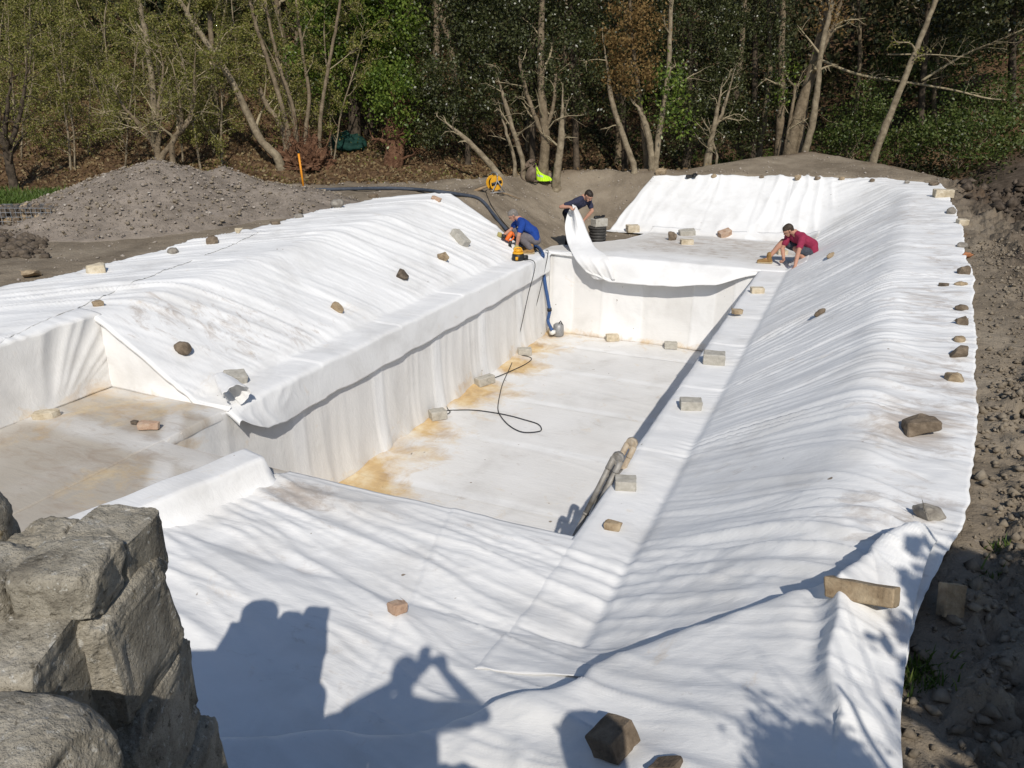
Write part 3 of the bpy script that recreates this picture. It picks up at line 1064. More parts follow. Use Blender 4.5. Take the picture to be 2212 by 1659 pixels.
Pf = np.concatenate([np.stack([UA, VA, ZA], -1).reshape(-1, 3), np.stack([UB, VB_, ZBf], -1).reshape(-1, 3)])
Ff = np.concatenate([grid_faces(mA, nA, True), grid_faces(mB, nB, True) + mA * nA])
sf = mesh_obj("liner_sheet", Pf, Ff, None, MAT['liner'])
UAll = Pf[:, 0]
VAll = Pf[:, 1]
seamw = np.maximum(band(VAll + 0.05 * UAll, 4.75, 0.20), np.maximum(band(UAll + 0.9 * (VAll - 4.0), -5.25, 0.16), band(VAll, 6.05, 0.14)))
attr(sf, "grey", np.clip(0.98 - 0.50 * seamw + 0.25 * noise(UAll * 1.5, VAll * 1.5, 155), 0, 1))
attr(sf, "dirt", np.clip(0.42 + 0.25 * blobs(UAll, VAll, [(-7.0, 5.6, 0.9, 0.5, 1), (-6.6, 4.7, 0.7, 0.5, 1)]) - 0.15 * seamw, 0, 1))
attr(sf, "rust", 0.40 * blobs(UAll, VAll, [(-7.6, 5.8, 1.2, 0.5, 1), (-6.2, 4.3, 0.6, 0.5, 0.75), (-7.9, 5.0, 0.3, 1.5, 0.75)]))
tag(sf, "grey-brown stained white fleece lying on the floor of the shallow side pool", "liner sheet", "white fleece sheets lining the pool")

# low kerb wrapped in fleece ---------------------------------------------
c0, c1 = np.array([-4.76, 4.93]), np.array([-5.50, 1.95])
ax = (c1 - c0) / np.linalg.norm(c1 - c0)
nx = np.array([ax[1], -ax[0]])                        # towards the left / side pool
if nx[0] > 0:
    nx = -nx
Lk = np.linalg.norm(c1 - c0)
ss = np.linspace(0, Lk, 90)
prof = [(-0.30, 0.0), (-0.10, 0.03), (-0.03, 0.12), (0.0, 0.25), (0.02, 0.275), (0.05, 0.285), (0.15, 0.285), (0.27, 0.285), (0.31, 0.275), (0.33, 0.2), (0.35, 0.10), (0.40, 0.02), (0.6, 0.008)]
prof = smooth_path([(a, b, 0) for a, b in prof], 40)
K = np.zeros((90, 40, 3))
for i, s_ in enumerate(ss):
    for j in range(40):
        q = c0 + ax * s_ + nx * prof[j, 0]
        K[i, j] = (q[0], q[1], prof[j, 1] + 0.02)
K[..., 2] += 0.012 * noise(K[..., 0] * 3, K[..., 1] * 3, 161) * (K[..., 2] > 0.05)
K[..., :2] += 0.008 * noise(K[..., 0] * 4, K[..., 2] * 6, 162)[..., None]
endc = K[:1].copy()
endc[0, :, :2] -= ax * 0.10
endc[0, :, 2] = 0.015
sheet(np.concatenate([endc, K], 0), "liner_sheet", "white fleece folded over the low kerb behind the stone wall", flip=False)

# main pool floor, laid in strips ----------------------------------------
pf = thing("pool_floor", ((UL + UR) / 2, (V0 + V1) / 2, -DEEP), "white fleece strips on the deep pool floor with orange stains along one side", "liner floor", "white fleece sheets lining the pool")
cuts = [V0 - 0.05, 6.55, 8.35, 10.15, 11.95, 13.7, 15.3, V1 + 0.05]
for k in range(len(cuts) - 1):
    a, b = cuts[k], cuts[k + 1] + (0.22 if k < len(cuts) - 2 else 0)
    U, V = np.meshgrid(np.linspace(UL - 0.03, UR + 0.03, 130), np.linspace(a, b, 60), indexing='ij')
    skew = 0.05 * (U - UL) / 4.6
    V = V + (skew if 0 < k else 0) * ((V - a) / (b - a) < 2)
    Z = -DEEP + 0.012 - 0.005 * (k % 2) + 0.010 * noise(U * 0.9, V * 0.9, 171) + 0.008 * folds(V * 2.2 + 0.4 * U, U * 0.8, 172)
    Z += 0.03 * sst(UL + 0.25, UL, U) + 0.03 * folds(U * 3 + V, V, 173) * sst(UL + 0.5, UL + 0.05, U)
    lap = np.maximum(band(V - skew, a + 0.11, 0.10), band(V - skew, b - 0.11, 0.10))
    rust = 1.05 * np.exp(-((U - UL) / (0.78 + 0.4 * sst(9, 6.5, V))) ** 2) * np.clip(0.62 + 0.95 * noise(V * 1.1, U * 0.6, 174) + 0.6 * sst(9.5, 7.2, V), 0.12, 1.4) + 0.06
    rust += 0.3 * sst(15.6, 16.3, V) * 0.6
    o = sheet(np.stack([U - (UL + UR) / 2, V - (V0 + V1) / 2, Z + DEEP], -1), "floor_strip", None, grey=np.clip(0.17 - 0.17 * lap + 0.1 * noise(U, V, 175), 0, 1), dirt=0.17 + 0.1 * sst(6.5, 5, V), rust=rust, flip=True, thick=0, parent=pf)

# left wall --------------------------------------------------------------
vs = np.arange(V0 - 0.4, V1 + 0.02, 0.035)
VV, TT = np.meshgrid(vs, np.linspace(0, 1, 50), indexing='ij')     # T 0 bottom
topw = np.where(VV < 6.2, 0.0, -0.03)
pl_ = folds(VV * 1.3 + 0.35 * TT, TT * 0.9, 181) * (0.3 + 0.7 * sst(1.0, 0.4, TT)) + 0.5 * folds(VV * 2.6 - 0.2 * TT, TT, 182)
ub = UL - 0.035 + 0.04 * pl_ * sst(V1, 14, VV) + 0.15 * (1 - TT) ** 5 * (0.6 + 0.4 * noise(VV * 2, 0 * VV, 183))
zz = -DEEP + 0.015 + (DEEP - 0.01 + topw) * TT
rustw = 0.5 * sst(0.22, 0.0, TT) * (0.5 + 0.5 * noise(VV * 0.8, 0 * VV, 184))
lapw = np.zeros_like(VV)
for s0 in (7.2, 9.1, 10.9, 12.7, 14.5):
    x = VV - s0
    ub += 0.012 * sst(-0.015, 0.015, x) * sst(0.32, 0.28, x)
    lapw = np.maximum(lapw, band(x, 0.16, 0.16))
yel = 0.35 * blobs(VV, TT, [(5.5, 1.0, 0.5, 0.3, 1)])
sheet(np.stack([ub, VV, zz], -1), "liner_sheet", "tall white fleece with vertical pleats on the long left wall of the deep pool", grey=np.clip(0.22 - 0.22 * lapw, 0, 1), rust=rustw + yel, flip=True)

# far wall ---------------------------------------------------------------
UU, TT = np.meshgrid(np.linspace(UL - 0.05, UR + 0.03, 150), np.linspace(0, 1, 40), indexing='ij')
vb = V1 + 0.02 - 0.12 * (1 - TT) ** 6 - 0.012 * noise(UU * 1.5, TT, 191) - 0.008 * folds(UU * 2, TT, 192)
lapw = np.zeros_like(UU)
for s0, w_ in ((-6.35, 0.5), (-5.15, 0.95), (-3.1, 0.48), (-2.25, 0.3)):
    x = UU - s0
    vb -= 0.010 * sst(-0.015, 0.015, x) * sst(w_ + 0.02, w_ - 0.02, x)
    lapw = np.maximum(lapw, sst(-0.015, 0.015, x) * sst(w_ + 0.02, w_ - 0.02, x))
sheet(np.stack([UU, vb, -DEEP + 0.015 + (DEEP + 0.01) * TT], -1), "liner_sheet", "flat white fleece with paler vertical laps on the far end wall of the pool",
      grey=np.clip(0.16 - 0.16 * lapw, 0, 1), rust=0.40 * sst(0.12, 0, TT), flip=False)
# right and near walls (hidden from the photograph but part of the pool)
VV, TT = np.meshgrid(np.arange(V0 - 0.03, V1 + 0.03, 0.08), np.linspace(0, 1, 20), indexing='ij')
sheet(np.stack([UR + 0.0 - 0.02 * folds(VV * 2, TT, 195), VV, -DEEP + 0.015 + (DEEP - 0.0) * TT], -1), "liner_sheet", "shaded white fleece on the right wall of the deep pool behind the ladder", grey=0.1 + 0 * VV, flip=False)
UU, TT = np.meshgrid(np.linspace(UL, UR, 60), np.linspace(0, 1, 20), indexing='ij')
sheet(np.stack([UU, V0 + 0.0 + 0.02 * folds(UU * 2, TT, 196), -DEEP + 0.015 + (DEEP - 0.015) * TT], -1), "liner_sheet", "white fleece on the near end wall of the deep pool below the shelf", grey=0.1 + 0 * UU, flip=True)

# far shelf with the overhanging flap ------------------------------------
hang_f = pl([-6.7, -5.75, -5.45, -4.9, -3.6, -2.6, -1.95, -1.7], [0.02, 0.05, 0.30, 0.47, 0.44, 0.30, 0.10, 0.03])
us = np.linspace(-6.65, -0.9, 150)
shl = pl([-6.7, -6.4, -5.7, -5.3, -4.95, -0.5], [16.9, 17.3, 18.0, 18.6, 19.9, 20.0])
UU, TT = np.meshgrid(us, np.linspace(0, 1, 90), indexing='ij')
back = shl(UU)
VB = back + (V1 - 0.03 - back) * TT
ZZ = liner_z(UU, VB) + 0.012 - 0.02 * sst(0.985, 1, TT)
ZZ += 0.016 * folds(VB * 1.6 + UU * 0.3, UU * 0.6, 203)
A1 = np.stack([UU, VB, ZZ], -1)
UL_, TL = np.meshgrid(us, np.linspace(0, 1, 26)[1:], indexing='ij')
hg = hang_f(UL_) + 0.018 * noise(UL_ * 2.2, 0 * UL_, 207) * sst(.02, .2, hang_f(UL_))
out = 0.30 * sst(0.0, 0.35, hg)
A2 = np.stack([UL_, V1 - 0.03 - out * np.sin(TL * 1.45) * (0.75 + 0.25 * TL) - 0.03 * noise(UL_ * 1.3, TL * 1.2, 205) - 0.025 * folds(UL_ * 1.6 - TL * .8, TL * .7, 206) * TL, A1[:, -1:, 2] - 0.012 - hg * TL ** 1.25], -1)
dS = np.concatenate([0.50 * sst(0.0, 0.12, TT) * sst(0.9, 0.7, TT) * sst(-5.6, -4.6, UU) + 0.15 * blobs(UU, VB, [(-2.3, 19.0, 0.8, 0.6, 1), (-4.0, 18.4, 0.8, 0.7, 1)]), 0 * TL], 1)
sheet(np.concatenate([A1, A2], 1), "liner_sheet", "muddied white fleece on the far shelf with its flap overhanging the end wall", dirt=dS, grey=np.concatenate([0.35 * sst(0.0, 0.1, TT) * sst(0.9, 0.7, TT), 0 * TL], 1), flip=True)

# sail of cloth lifted by the standing man -------------------------------
Lc = smooth_path([atv(1236, 441, 17.25), atv(1226, 462, 17.2), atv(1221, 485, 17.1), atv(1222, 505, 16.95), atv(1228, 530, 16.6), atv(1243, 560, 16.2), atv(1262, 583, 16.12), atv(1285, 604, 16.12)], 60)
Rc = smooth_path([atv(1243, 440, 17.25), atv(1258, 470, 17.25), atv(1268, 497, 17.2), atv(1276, 515, 17.1), atv(1288, 535, 16.75), atv(1312, 552, 16.33), atv(1322, 575, 16.10), atv(1330, 604, 16.09)], 60)
T = np.linspace(0, 1, 24)
SA = Lc[:, None, :] * (1 - T)[None, :, None] + Rc[:, None, :] * T[None, :, None]
bulge = np.sin(T * math.pi)[None, :] * np.linspace(0.35, 1, 60)[:, None]
SA[..., 1] -= 0.16 * bulge * sst(60, 30, np.arange(60))[:, None]
SA[..., 1] -= 0.05 * folds(T[None, :] * 3.2 + 0 * SA[..., 0], np.linspace(0, 2, 60)[:, None] + 0 * SA[..., 0], 207)
SA[..., 1] += 0.10 * np.sin(T * 2 * math.pi)[None, :] * sst(40, 10, np.arange(60))[:, None]
sheet(SA, "liner_sheet", "upright sail of white cloth pulled up by the man in the navy T-shirt", flip=False)

# far slope --------------------------------------------------------------
us = np.linspace(-5.5, -0.3, 150)
UU, TT = np.meshgrid(us, np.linspace(0, 1, 80), indexing='ij')
bot = 19.55 + 0 * UU
topv = edge_f(UU) + 0.05 * noise(UU * 1.5, 0 * UU, 211)
VB = bot + (topv - bot) * TT
UB2 = UU - 0.65 * (1 - TT) * sst(-4.0, -5.5, UU) + 0.08 * noise(TT * 3, 0 * TT, 219) * sst(-5.0, -5.5, UU)
ZZ = liner_z(UB2, VB) + 0.008 - 0.035 * sst(-2.2, -1.4, UU)
for s0 in (-3.75, -2.6):
    x = UB2 - s0 - 0.05 * (VB - 20)
    ZZ += 0.014 * sst(-0.015, 0.015, x) * sst(0.6, 0.4, x)
sheet(np.stack([UB2, VB, ZZ], -1), "liner_sheet", "bright white fleece sheet on the slope at the far end below the tree line", dirt=0.12 + 0.16 * sst(0.15, 0, TT), flip=True)

# loose roll of cloth at the near corner of the left bank -------
r0_, r1_ = np.array([-6.95, 6.62, 0.16]), np.array([-6.38, 6.30, 0.13])
ax_ = (r1_ - r0_) / np.linalg.norm(r1_ - r0_)
sd_ = np.cross(ax_, [0, 0, 1.0])
up_ = np.cross(sd_, ax_)
S_, A_ = np.meshgrid(np.linspace(0, 1, 50), np.linspace(-0.9, 4.6, 56), indexing='ij')
rad_ = (0.05 + 0.075 * S_ ** .8) * (1 + 0.12 * noise(A_ * 1.1, S_ * 2, 881) + 0.05 * noise(A_ * 2.5, S_ * 5, 882)) + 0.05 * sst(3.6, 4.6, A_)
CR = r0_ + ax_ * (np.linalg.norm(r1_ - r0_) * S_ * (1 + .08 * noise(A_ * 2, 0 * A_, 883)))[..., None] + sd_ * (np.cos(A_) * rad_ * 1.25)[..., None] + up_ * (np.sin(A_) * rad_ * .8)[..., None]
CR[..., 2] += 0.05
sheet(CR, "liner_sheet", "loose roll of white cloth beside the grey block at the bank corner", flip=False, thick=.006)

# ------------------------------------------------------------------ stones


def stone_mesh(kind, dims, seed):
    r = random.Random(seed)
    l, w, h = dims
    bm = bmesh.new()
    if kind in ('block', 'brick'):
        bmesh.ops.create_cube(bm, size=1.0)
        for v in bm.verts:
            v.co = Vector((v.co.x * l * (1 + r.uniform(-.04, .04)), v.co.y * w * (1 + r.uniform(-.04, .04)), v.co.z * h * (1 + r.uniform(-.04, .04))))
        bmesh.ops.bevel(bm, geom=list(bm.edges), offset=min(dims) * 0.06, segments=1, affect='EDGES')
        bmesh.ops.triangulate(bm, faces=bm.faces)
        bmesh.ops.subdivide_edges(bm, edges=list(bm.edges), cuts=2, use_grid_fill=True)
        amp = 0.036
    elif kind == 'round':
        bmesh.ops.create_icosphere(bm, subdivisions=3, radius=0.5)
        for v in bm.verts:
            v.co = Vector((v.co.x * l, v.co.y * w, v.co.z * h))
        amp = 0.13
    else:
        pts = []
        n = 9 if kind == 'slab' else 15
        for _ in range(n):
            if kind == 'slab':
                a = r.uniform(0, 6.283)
                q = r.uniform(0.8, 1.0)
                x, y = math.cos(a) * l * .5 * q, math.sin(a) * w * .5 * q
                pts += [(x, y, h * .5 * r.uniform(.75, 1)), (x * r.uniform(.9, 1.05), y * r.uniform(.9, 1.05), -h * .5)]
            else:
                p = Vector((r.gauss(0, 1), r.gauss(0, 1), r.gauss(0, 1))).normalized()
                p = Vector([max(-.8, min(.8, c * 1.25)) for c in p])
                pts.append((p.x * l * .62, p.y * w * .62, p.z * h * .62))
        for p in pts:
            bm.verts.new(p)
        res = bmesh.ops.convex_hull(bm, input=list(bm.verts))
        bmesh.ops.delete(bm, geom=[g for g in res['geom_interior'] if isinstance(g, bmesh.types.BMVert)], context='VERTS')
        bmesh.ops.bevel(bm, geom=list(bm.edges), offset=min(dims) * 0.05, segments=1, affect='EDGES')
        bmesh.ops.triangulate(bm, faces=bm.faces)
        bmesh.ops.subdivide_edges(bm, edges=list(bm.edges), cuts=1, use_grid_fill=True)
        amp = 0.05
    me = bpy.data.meshes.new("stone")
    bm.normal_update()
    bm.to_mesh(me)
    bm.free()
    V = np.zeros(len(me.vertices) * 3)
    me.vertices.foreach_get("co", V)
    V = V.reshape(-1, 3)
    sz = (l * w * h) ** (1 / 3)
    N = np.zeros(len(me.vertices) * 3)
    me.vertices.foreach_get("normal", N)
    N = N.reshape(-1, 3)
    d = (noise3(V, 1.6 / sz, seed) + 0.6 * noise3(V, 4.5 / sz, seed + 3) + 0.3 * noise3(V, 10 / sz, seed + 5)) * amp * sz
    V = V + N * d[:, None]
    me.vertices.foreach_set("co", V.ravel())
    me.polygons.foreach_set("use_smooth", np.full(len(me.polygons), kind == 'round'))
    me.update()
    return me, V[:, 2].min()


def surf_normal(u, v):
    if UL < u < UR and V0 < v < V1:
        return Vector((0, 0, 1))
    if -8.4 < u < UL and v < 6.22:
        return Vector((0, 0, 1))
    e = 0.15
    return Vector((-(float(bowl(u + e, v)) - float(bowl(u - e, v))) / (2 * e), -(float(bowl(u, v + e)) - float(bowl(u, v - e))) / (2 * e), 1)).normalized()


STN = 0


def stone(px, py, wpx, kind, mat, label, prop=(1, .7, .5), yaw=0.0, cat="stone", name=None, group="stones weighing down the pool liner", base=None, up=None, tilt=0.0):
    """a stone seen at picture point (px, py) = middle of its foot, about wpx wide"""
    global STN
    STN += 1
    P = hit(px, py) if base is None else np.array(base)
    s = scale_at(P)
    l = wpx * s
    dims = (l * prop[0], l * prop[1], l * prop[2])
    me, zmin = stone_mesh(kind, dims, 100 + STN)
    me.materials.append(MAT[mat])
    name = name or {'block': 'concrete_block', 'brick': 'brick', 'slab': 'stone_slab'}.get(kind, 'stone')
    o = bpy.data.objects.new(name, me)
    link(o)
    n = surf_normal(P[0], P[1]) if up is None else up
    q = Vector((0, 0, 1)).rotation_difference(n)
    mw = q.to_matrix().to_4x4() @ Matrix.Rotation(YAW + yaw, 4, 'Z') @ Matrix.Rotation(tilt, 4, 'X')
    mw.translation = Vector(P) + n * (-zmin - 0.08 * dims[2] * (kind in ('round', 'chunk')) - 0.004) + Vector(FWD) * dims[1] * 0.35
    o.matrix_world = mw
    return tag(o, label, cat, group)


def on_floor(px, py):
    p = at(px, py, -DEEP + 0.02)
    return np.array([min(max(p[0], UL + 0.22), UR - 0.2), min(p[1], V1 - 0.25), p[2]])



# left edge of the liner and bare earth
stone(60, 604, 40, 'chunk', 'tan', "jagged tan stone lying on bare earth at the far left, off the white cloth", (1, .7, .5))
stone(205, 594, 40, 'chunk', 'cream', "cream angular block with a hollowed side on the left liner edge", (1, .75, .6), .3)
stone(372, 551, 25, 'round', 'grey', "small grey rounded stone on the left liner edge between cream block and brown wedge", (1, .8, .65))
stone(457, 529, 26, 'chunk', 'brown', "brown wedge-shaped stone leaning on the left liner edge", (1, .7, .75), .4)
stone(516, 506, 18, 'chunk', 'cream', "small pale squarish stone on the liner edge below the soil heap", (1, .8, .7))
stone(592, 486, 26, 'slab', 'brown', "flat brown stone on the liner edge at the right foot of the soil heap", (1, .7, .3))
stone(645, 471, 18, 'chunk', 'grey', "little grey stone on the liner edge just left of the orange pole's foot", (1, .8, .5))
stone(727, 449, 32, 'round', 'grey', "wide grey-brown stone on the liner edge just right of the orange pole", (1, .7, .5))
stone(805, 427, 24, 'slab', 'brown', "thin brown stone at the peak of the left liner edge beside the blue hose", (1, .7, .3))
stone(941, 434, 24, 'slab', 'pink', "reddish flat stone on the liner rim below the blue hose", (1, .7, .38))
# left bank
stone(214, 662, 38, 'slab', 'tan', "flat tan slab at the corner above the side pool's back wall", (1, .55, .3), .5)
stone(389, 766, 37, 'round', 'brown', "rounded dark brown stone on the sloping edge above the side pool", (1, .85, .85))
stone(502, 829, 44, 'block', 'concrete', "grey concrete block beside the crumpled cloth at the bank corner", (1, .75, .55), .6, "block")
stone(866, 604, 26, 'chunk', 'dark', "dark squarish stone in the middle of the left bank", (1, .8, .85))
stone(954, 561, 22, 'chunk', 'tan', "tan stone on the left bank below the long grey block", (1, .8, .75), .5)
stone(990, 522, 46, 'block', 'concrete', "long grey concrete block lying aslant high on the left bank", (1, .48, .36), -.75, "block")
stone(724, 671, 36, 'slab', 'tan', "flaky tan stone on the left bank above the coping", (1, .5, .42), -.5)
# side pool
stone(93, 906, 64, 'slab', 'cream', "cream slab lying against the back wall of the side pool", (1, .6, .22), .45)
stone(317, 932, 56, 'slab', 'pink', "pinkish flagstone in the middle of the side pool floor", (1, .7, .28), .1)
stone(289, 916, 22, 'slab', 'dark', "small dark pebble just behind the pinkish flagstone", (1, .7, .25))
# deep pool
stone(918, 902, 36, 'block', 'concrete', "pale block on the pool floor by the left wall, nearest of the row", (1, .7, .55), .45, "block", up=Vector((0, 0, 1)), base=on_floor(918, 902))
stone(1022, 828, 44, 'block', 'concrete', "long pale block on the pool floor where the cable crosses it", (1, .45, .4), .75, "block", base=on_floor(1022, 828))
stone(1105, 764, 30, 'block', 'concrete', "pale block on the pool floor ringed by a loop of cable", (1, .55, .5), .1, "block", base=on_floor(1105, 764))
stone(1157, 718, 18, 'block', 'cream', "smallest pale block, beside the pump in the pool corner", (1, .8, .7), .2, "block", base=on_floor(1157, 718))
stone(1334, 727, 27, 'block', 'cream', "pale block at the foot of the end wall, left of two", (1, .6, .5), .1, "block", base=on_floor(1334, 727))
stone(1460, 741, 27, 'block', 'concrete', "pale block at the foot of the end wall, right of two", (1, .6, .5), -.1, "block", base=on_floor(1460, 741))
# right coping
stone(1637, 634, 28, 'block', 'cream', "cream block on the right coping nearest the man in maroon", (1, .6, .45), -.05, "block")
stone(1592, 686, 30, 'slab', 'tan', "crumbly tan stone on the right coping between cream and grey blocks", (1, .65, .35), -.1)
stone(1545, 788, 46, 'block', 'concrete', "grey block on the right coping, farthest of three grey ones", (1, .8, .5), -.25, "block")
stone(1494, 887, 46, 'block', 'concrete', "grey block on the right coping, middle of three grey ones", (1, .7, .45), -.1, "block")
stone(1352, 1060, 46, 'block', 'concrete', "grey block on the right coping beside the folded ladder", (1, .8, .5), -.1, "block")
stone(1325, 1146, 42, 'chunk', 'tan', "broken tan sandstone at the near end of the right coping", (1, .85, .45), -.1)
# right slope
stone(1797, 556, 24, 'round', 'tan', "small elongated tan stone on the slope behind the man in maroon", (1, .4, .4), .5)
stone(1775, 682, 34, 'round', 'brown', "long brown stone lying alone in the middle of the right slope", (1, .4, .4), .55)
# far shelf
stone(1367, 503, 26, 'block', 'cream', "cream block on the far shelf by the left foot of the far slope", (1, .7, .6), .2, "block")
stone(1452, 521, 18, 'chunk', 'brown', "upright brown stone standing on the far shelf", (1, .8, 1.25))
stone(1485, 511, 34, 'block', 'concrete', "long grey block on the far shelf just right of the upright brown stone", (1, .5, .4), .05, "block")
stone(1484, 530, 27, 'block', 'cream', "white-crusted block on the far shelf in front of the long grey one", (1, .5, .45), .05, "block")
stone(1567, 512, 27, 'brick', 'pink', "pinkish brick on the far shelf at the foot of the far slope", (1, .6, .6), .3, "brick")
stone(1690, 552, 22, 'block', 'cream', "cream block on the far shelf half hidden by the man in maroon", (1, .7, .5), .1, "block")
# far rim
stone(1429, 377, 28, 'slab', 'tan', "wide tan stone at the left end of the far liner rim", (1, .6, .4))
stone(1543, 383, 12, 'round', 'tan', "small tan stone on the far rim just right of the black gloves", (1, .8, .7))
stone(1646, 386, 10, 'round', 'brown', "smallest brown stone in the middle of the far rim", (1, .8, .7))
stone(1726, 389, 19, 'slab', 'tan', "flat tan stone on the far rim below the twin trunks", (1, .7, .4))
stone(1767, 389, 13, 'round', 'brown', "brown stone on the far rim below the tall pale trunk", (1, .8, .6))
stone(1820, 389, 13, 'round', 'tan', "tan stone on the far rim between the pale trunk and the leaning trunk", (1, .8, .6))
stone(1885, 393, 11, 'round', 'brown', "brown stone on the far rim below the foot of the leaning trunk", (1, .8, .7))
stone(1960, 397, 11, 'round', 'grey', "little grey stone near the right end of the far rim", (1, .8, .8))
stone(2021, 402, 22, 'chunk', 'brown', "earthy brown clod at the far right corner of the white cloth", (1, .7, .4))
# right rim
stone(2040, 428, 38, 'brick', 'cream', "two-tone cream stone block at the far right corner of the liner", (1, .55, .45), -.15)
stone(2057, 464, 20, 'round', 'grey', "squarish grey-brown stone on the right rim next below the two-tone block", (1, .8, .85))
stone(2081, 487, 22, 'block', 'cream', "small pale yellow block on the right rim", (1, .7, .6), 0, "block")
stone(2082, 510, 22, 'slab', 'brown', "small flat brown stone on the right rim below the pale yellow block", (1, .6, .4))
stone(2081, 536, 24, 'round', 'grey', "lumpy grey stone on the right rim just above the orange brick", (1, .7, .6))
stone(2091, 559, 28, 'chunk', 'orange', "broken orange brick on the right edge of the liner", (1, .6, .5), 0, "brick", 'brick')
stone(2087, 595, 26, 'chunk', 'brown', "pointed brown stone on the right rim just below the orange brick", (1, .8, .8))
stone(2040, 619, 28, 'slab', 'dark', "flat dark stone set in from the right rim, left one of a side-by-side pair", (1, .5, .32))
stone(2077, 619, 28, 'round', 'tan', "flat tan stone on the right rim, right one of a side-by-side pair", (1, .5, .35))
stone(2079, 672, 28, 'round', 'brown', "oval brown stone on the right rim below the side-by-side pair", (1, .7, .5))
stone(2080, 705, 25, 'chunk', 'brown', "upright brown stone on the right rim below the oval one", (1, .8, 1.0))
stone(2076, 741, 30, 'round', 'tan', "low tan stone on the right rim between upright and bulky brown stones", (1, .7, .5), .3)
stone(2073, 777, 40, 'chunk', 'brown', "bulky brown stone on the right rim, third up from the large rock", (1, .8, .7))
stone(2068, 827, 38, 'chunk', 'tan', "faceted tan stone on the right rim, next up from the large rock", (1, .75, .6))
stone(1996, 945, 70, 'chunk', 'brown', "largest brown rock alone on the right bank, its shadow to the left", (1, .75, .62), -.15)
stone(2012, 1128, 60, 'chunk', 'grey', "rough grey rock at the edge of the cloth where the hem's fold ends", (1, .7, .75), .2)
# near
stone(857, 1327, 58, 'slab', 'pink', "pale pinkish half slab alone on the near shelf", (1, .55, .42), 0.0)
stone(1862, 1352, 140, 'brick', 'tan', "long tan stone block weighing down the near hem", (1, .42, .30), -.62, "stone block", "stone_block", tilt=-.45)
stone(2052, 1325, 58, 'brick', 'tan', "tan slab half sunk upright in the churned earth at right", (.85, .45, 1.25), .15, "stone slab", "stone_slab", up=Vector((0.1, 0.25, 1)).normalized(), tilt=-.25)
stone(1336, 1652, 84, 'brick', 'brown', "big squared brown stone half in shade, nearest on the white cloth", (1, .9, .70), .75, "stone", "stone")
stone(1445, 1690, 92, 'slab', 'dark', "dark slab poking in at the bottom edge of the picture", (1, .5, .3), -.1)

# ------------------------------------------------------------------ stone wall close to the camera
wall = thing("stone_wall", (0, 0, 0), "old lichened rubble stone wall end close to the camera", "stone wall")


def wall_stone(f, r, z, df, dr, dz, seed, p=3.2, amp=0.02, mat='wallstone', name="stone", yaw=0.0, n=80):
    th, ph = np.meshgrid(np.linspace(-math.pi, math.pi, 2 * n), np.linspace(-math.pi / 2, math.pi / 2, n), indexing='ij')

    def se(x, e):
        return np.sign(x) * np.abs(x) ** e
    e = 2.0 / p
    D = np.stack([se(np.cos(ph), e) * se(np.cos(th), e), se(np.cos(ph), e) * se(np.sin(th), e), se(np.sin(ph), e)], -1)
    L = D * np.array([df, dr, dz]) / 2
    rs = random.Random(seed * 7)
    for _ in range(15):                                  # split and dressed faces
        k = rs.randrange(3)
        nn = np.array([rs.gauss(0, .22), rs.gauss(0, .22), rs.gauss(0, .22)])
        nn[k] = rs.choice((-1, 1))
        if rs.random() < .35:
            nn[(k + 1) % 3] += rs.choice((-.8, .8))
        nn /= np.linalg.norm(nn)
        sup = np.abs(nn * np.array([df, dr, dz]) / 2).sum()
        dd_ = sup * rs.uniform(.72, .90) if p > 3.5 else sup * rs.uniform(.66, .85)
        L = L - nn * np.maximum(0, (L @ nn) - dd_)[..., None]
    nrm = D / np.maximum(np.linalg.norm(D, axis=-1, keepdims=True), 1e-6)
    d = amp * (0.5 * noise3(L, 9, seed) + 0.45 * noise3(L, 24, seed + 2) + 0.34 * noise3(L, 60, seed + 4) + 0.22 * noise3(L, 130, seed + 6))
    d -= amp * 1.1 * sst(.35, .75, np.abs(noise3(L, 14, seed + 9)))
    L = L + nrm * d[..., None]
    c, s = math.cos(yaw), math.sin(yaw)
    F_ = f + L[..., 0] * c - L[..., 1] * s
    R_ = r + L[..., 0] * s + L[..., 1] * c
    P = F_[..., None] * FWD + R_[..., None] * RGT
    P[..., 2] = z + L[..., 2]
    o = mesh_obj(name, P.reshape(-1, 3), grid_faces(2 * n, n, True), None, MAT[mat], wall)
    return o


wall_stone(1.665, -1.005, 2.395, .22, .18, .22, 11, 6.5, .008)             # end stone at the back
wall_stone(1.675, -1.180, 2.395, .18, .19, .17, 12, 2.8, .010)            # humped stone
wall_stone(1.655, -1.40, 2.45, .24, .28, .33, 13, 2.4, .008)              # rounded stone at the left
wall_stone(1.50, -1.02, 2.445, .19, .20, .13, 14, 6, .008)
wall_stone(1.485, -1.225, 2.435, .20, .22, .14, 15, 6.0, .008)
wall_stone(1.48, -1.44, 2.42, .2, .22, .14, 16, 4.5, .010)
wall_stone(1.385, -1.175, 2.155, .34, .54, .58, 17, 4.2, .010)             # big rounded front stone
wall_stone(1.58, -1.00, 2.22, .36, .19, .34, 18, 7, .013, yaw=.05)         # end face
wall_stone(1.58, -0.985, 1.92, .40, .19, .32, 26, 7, .013, yaw=.03)
wall_stone(1.58, -0.965, 1.62, .42, .20, .36, 19, 7, .013, yaw=.05)
wall_stone(1.36, -1.06, 1.78, .32, .32, .36, 20, 6.0, .012)
wall_stone(1.58, -0.955, 1.36, .36, .17, .32, 21, 7, .015)
wall_stone(1.30, -1.2, 1.60, .3, .4, .50, 22, 5, .012)
wall_stone(1.38, -1.66, 2.15, .3, .46, .5, 23, 5, .012)
wall_stone(1.06, -1.02, 2.24, .42, .52, .34, 24, 2.6, .008)               # coping stone at the lower left
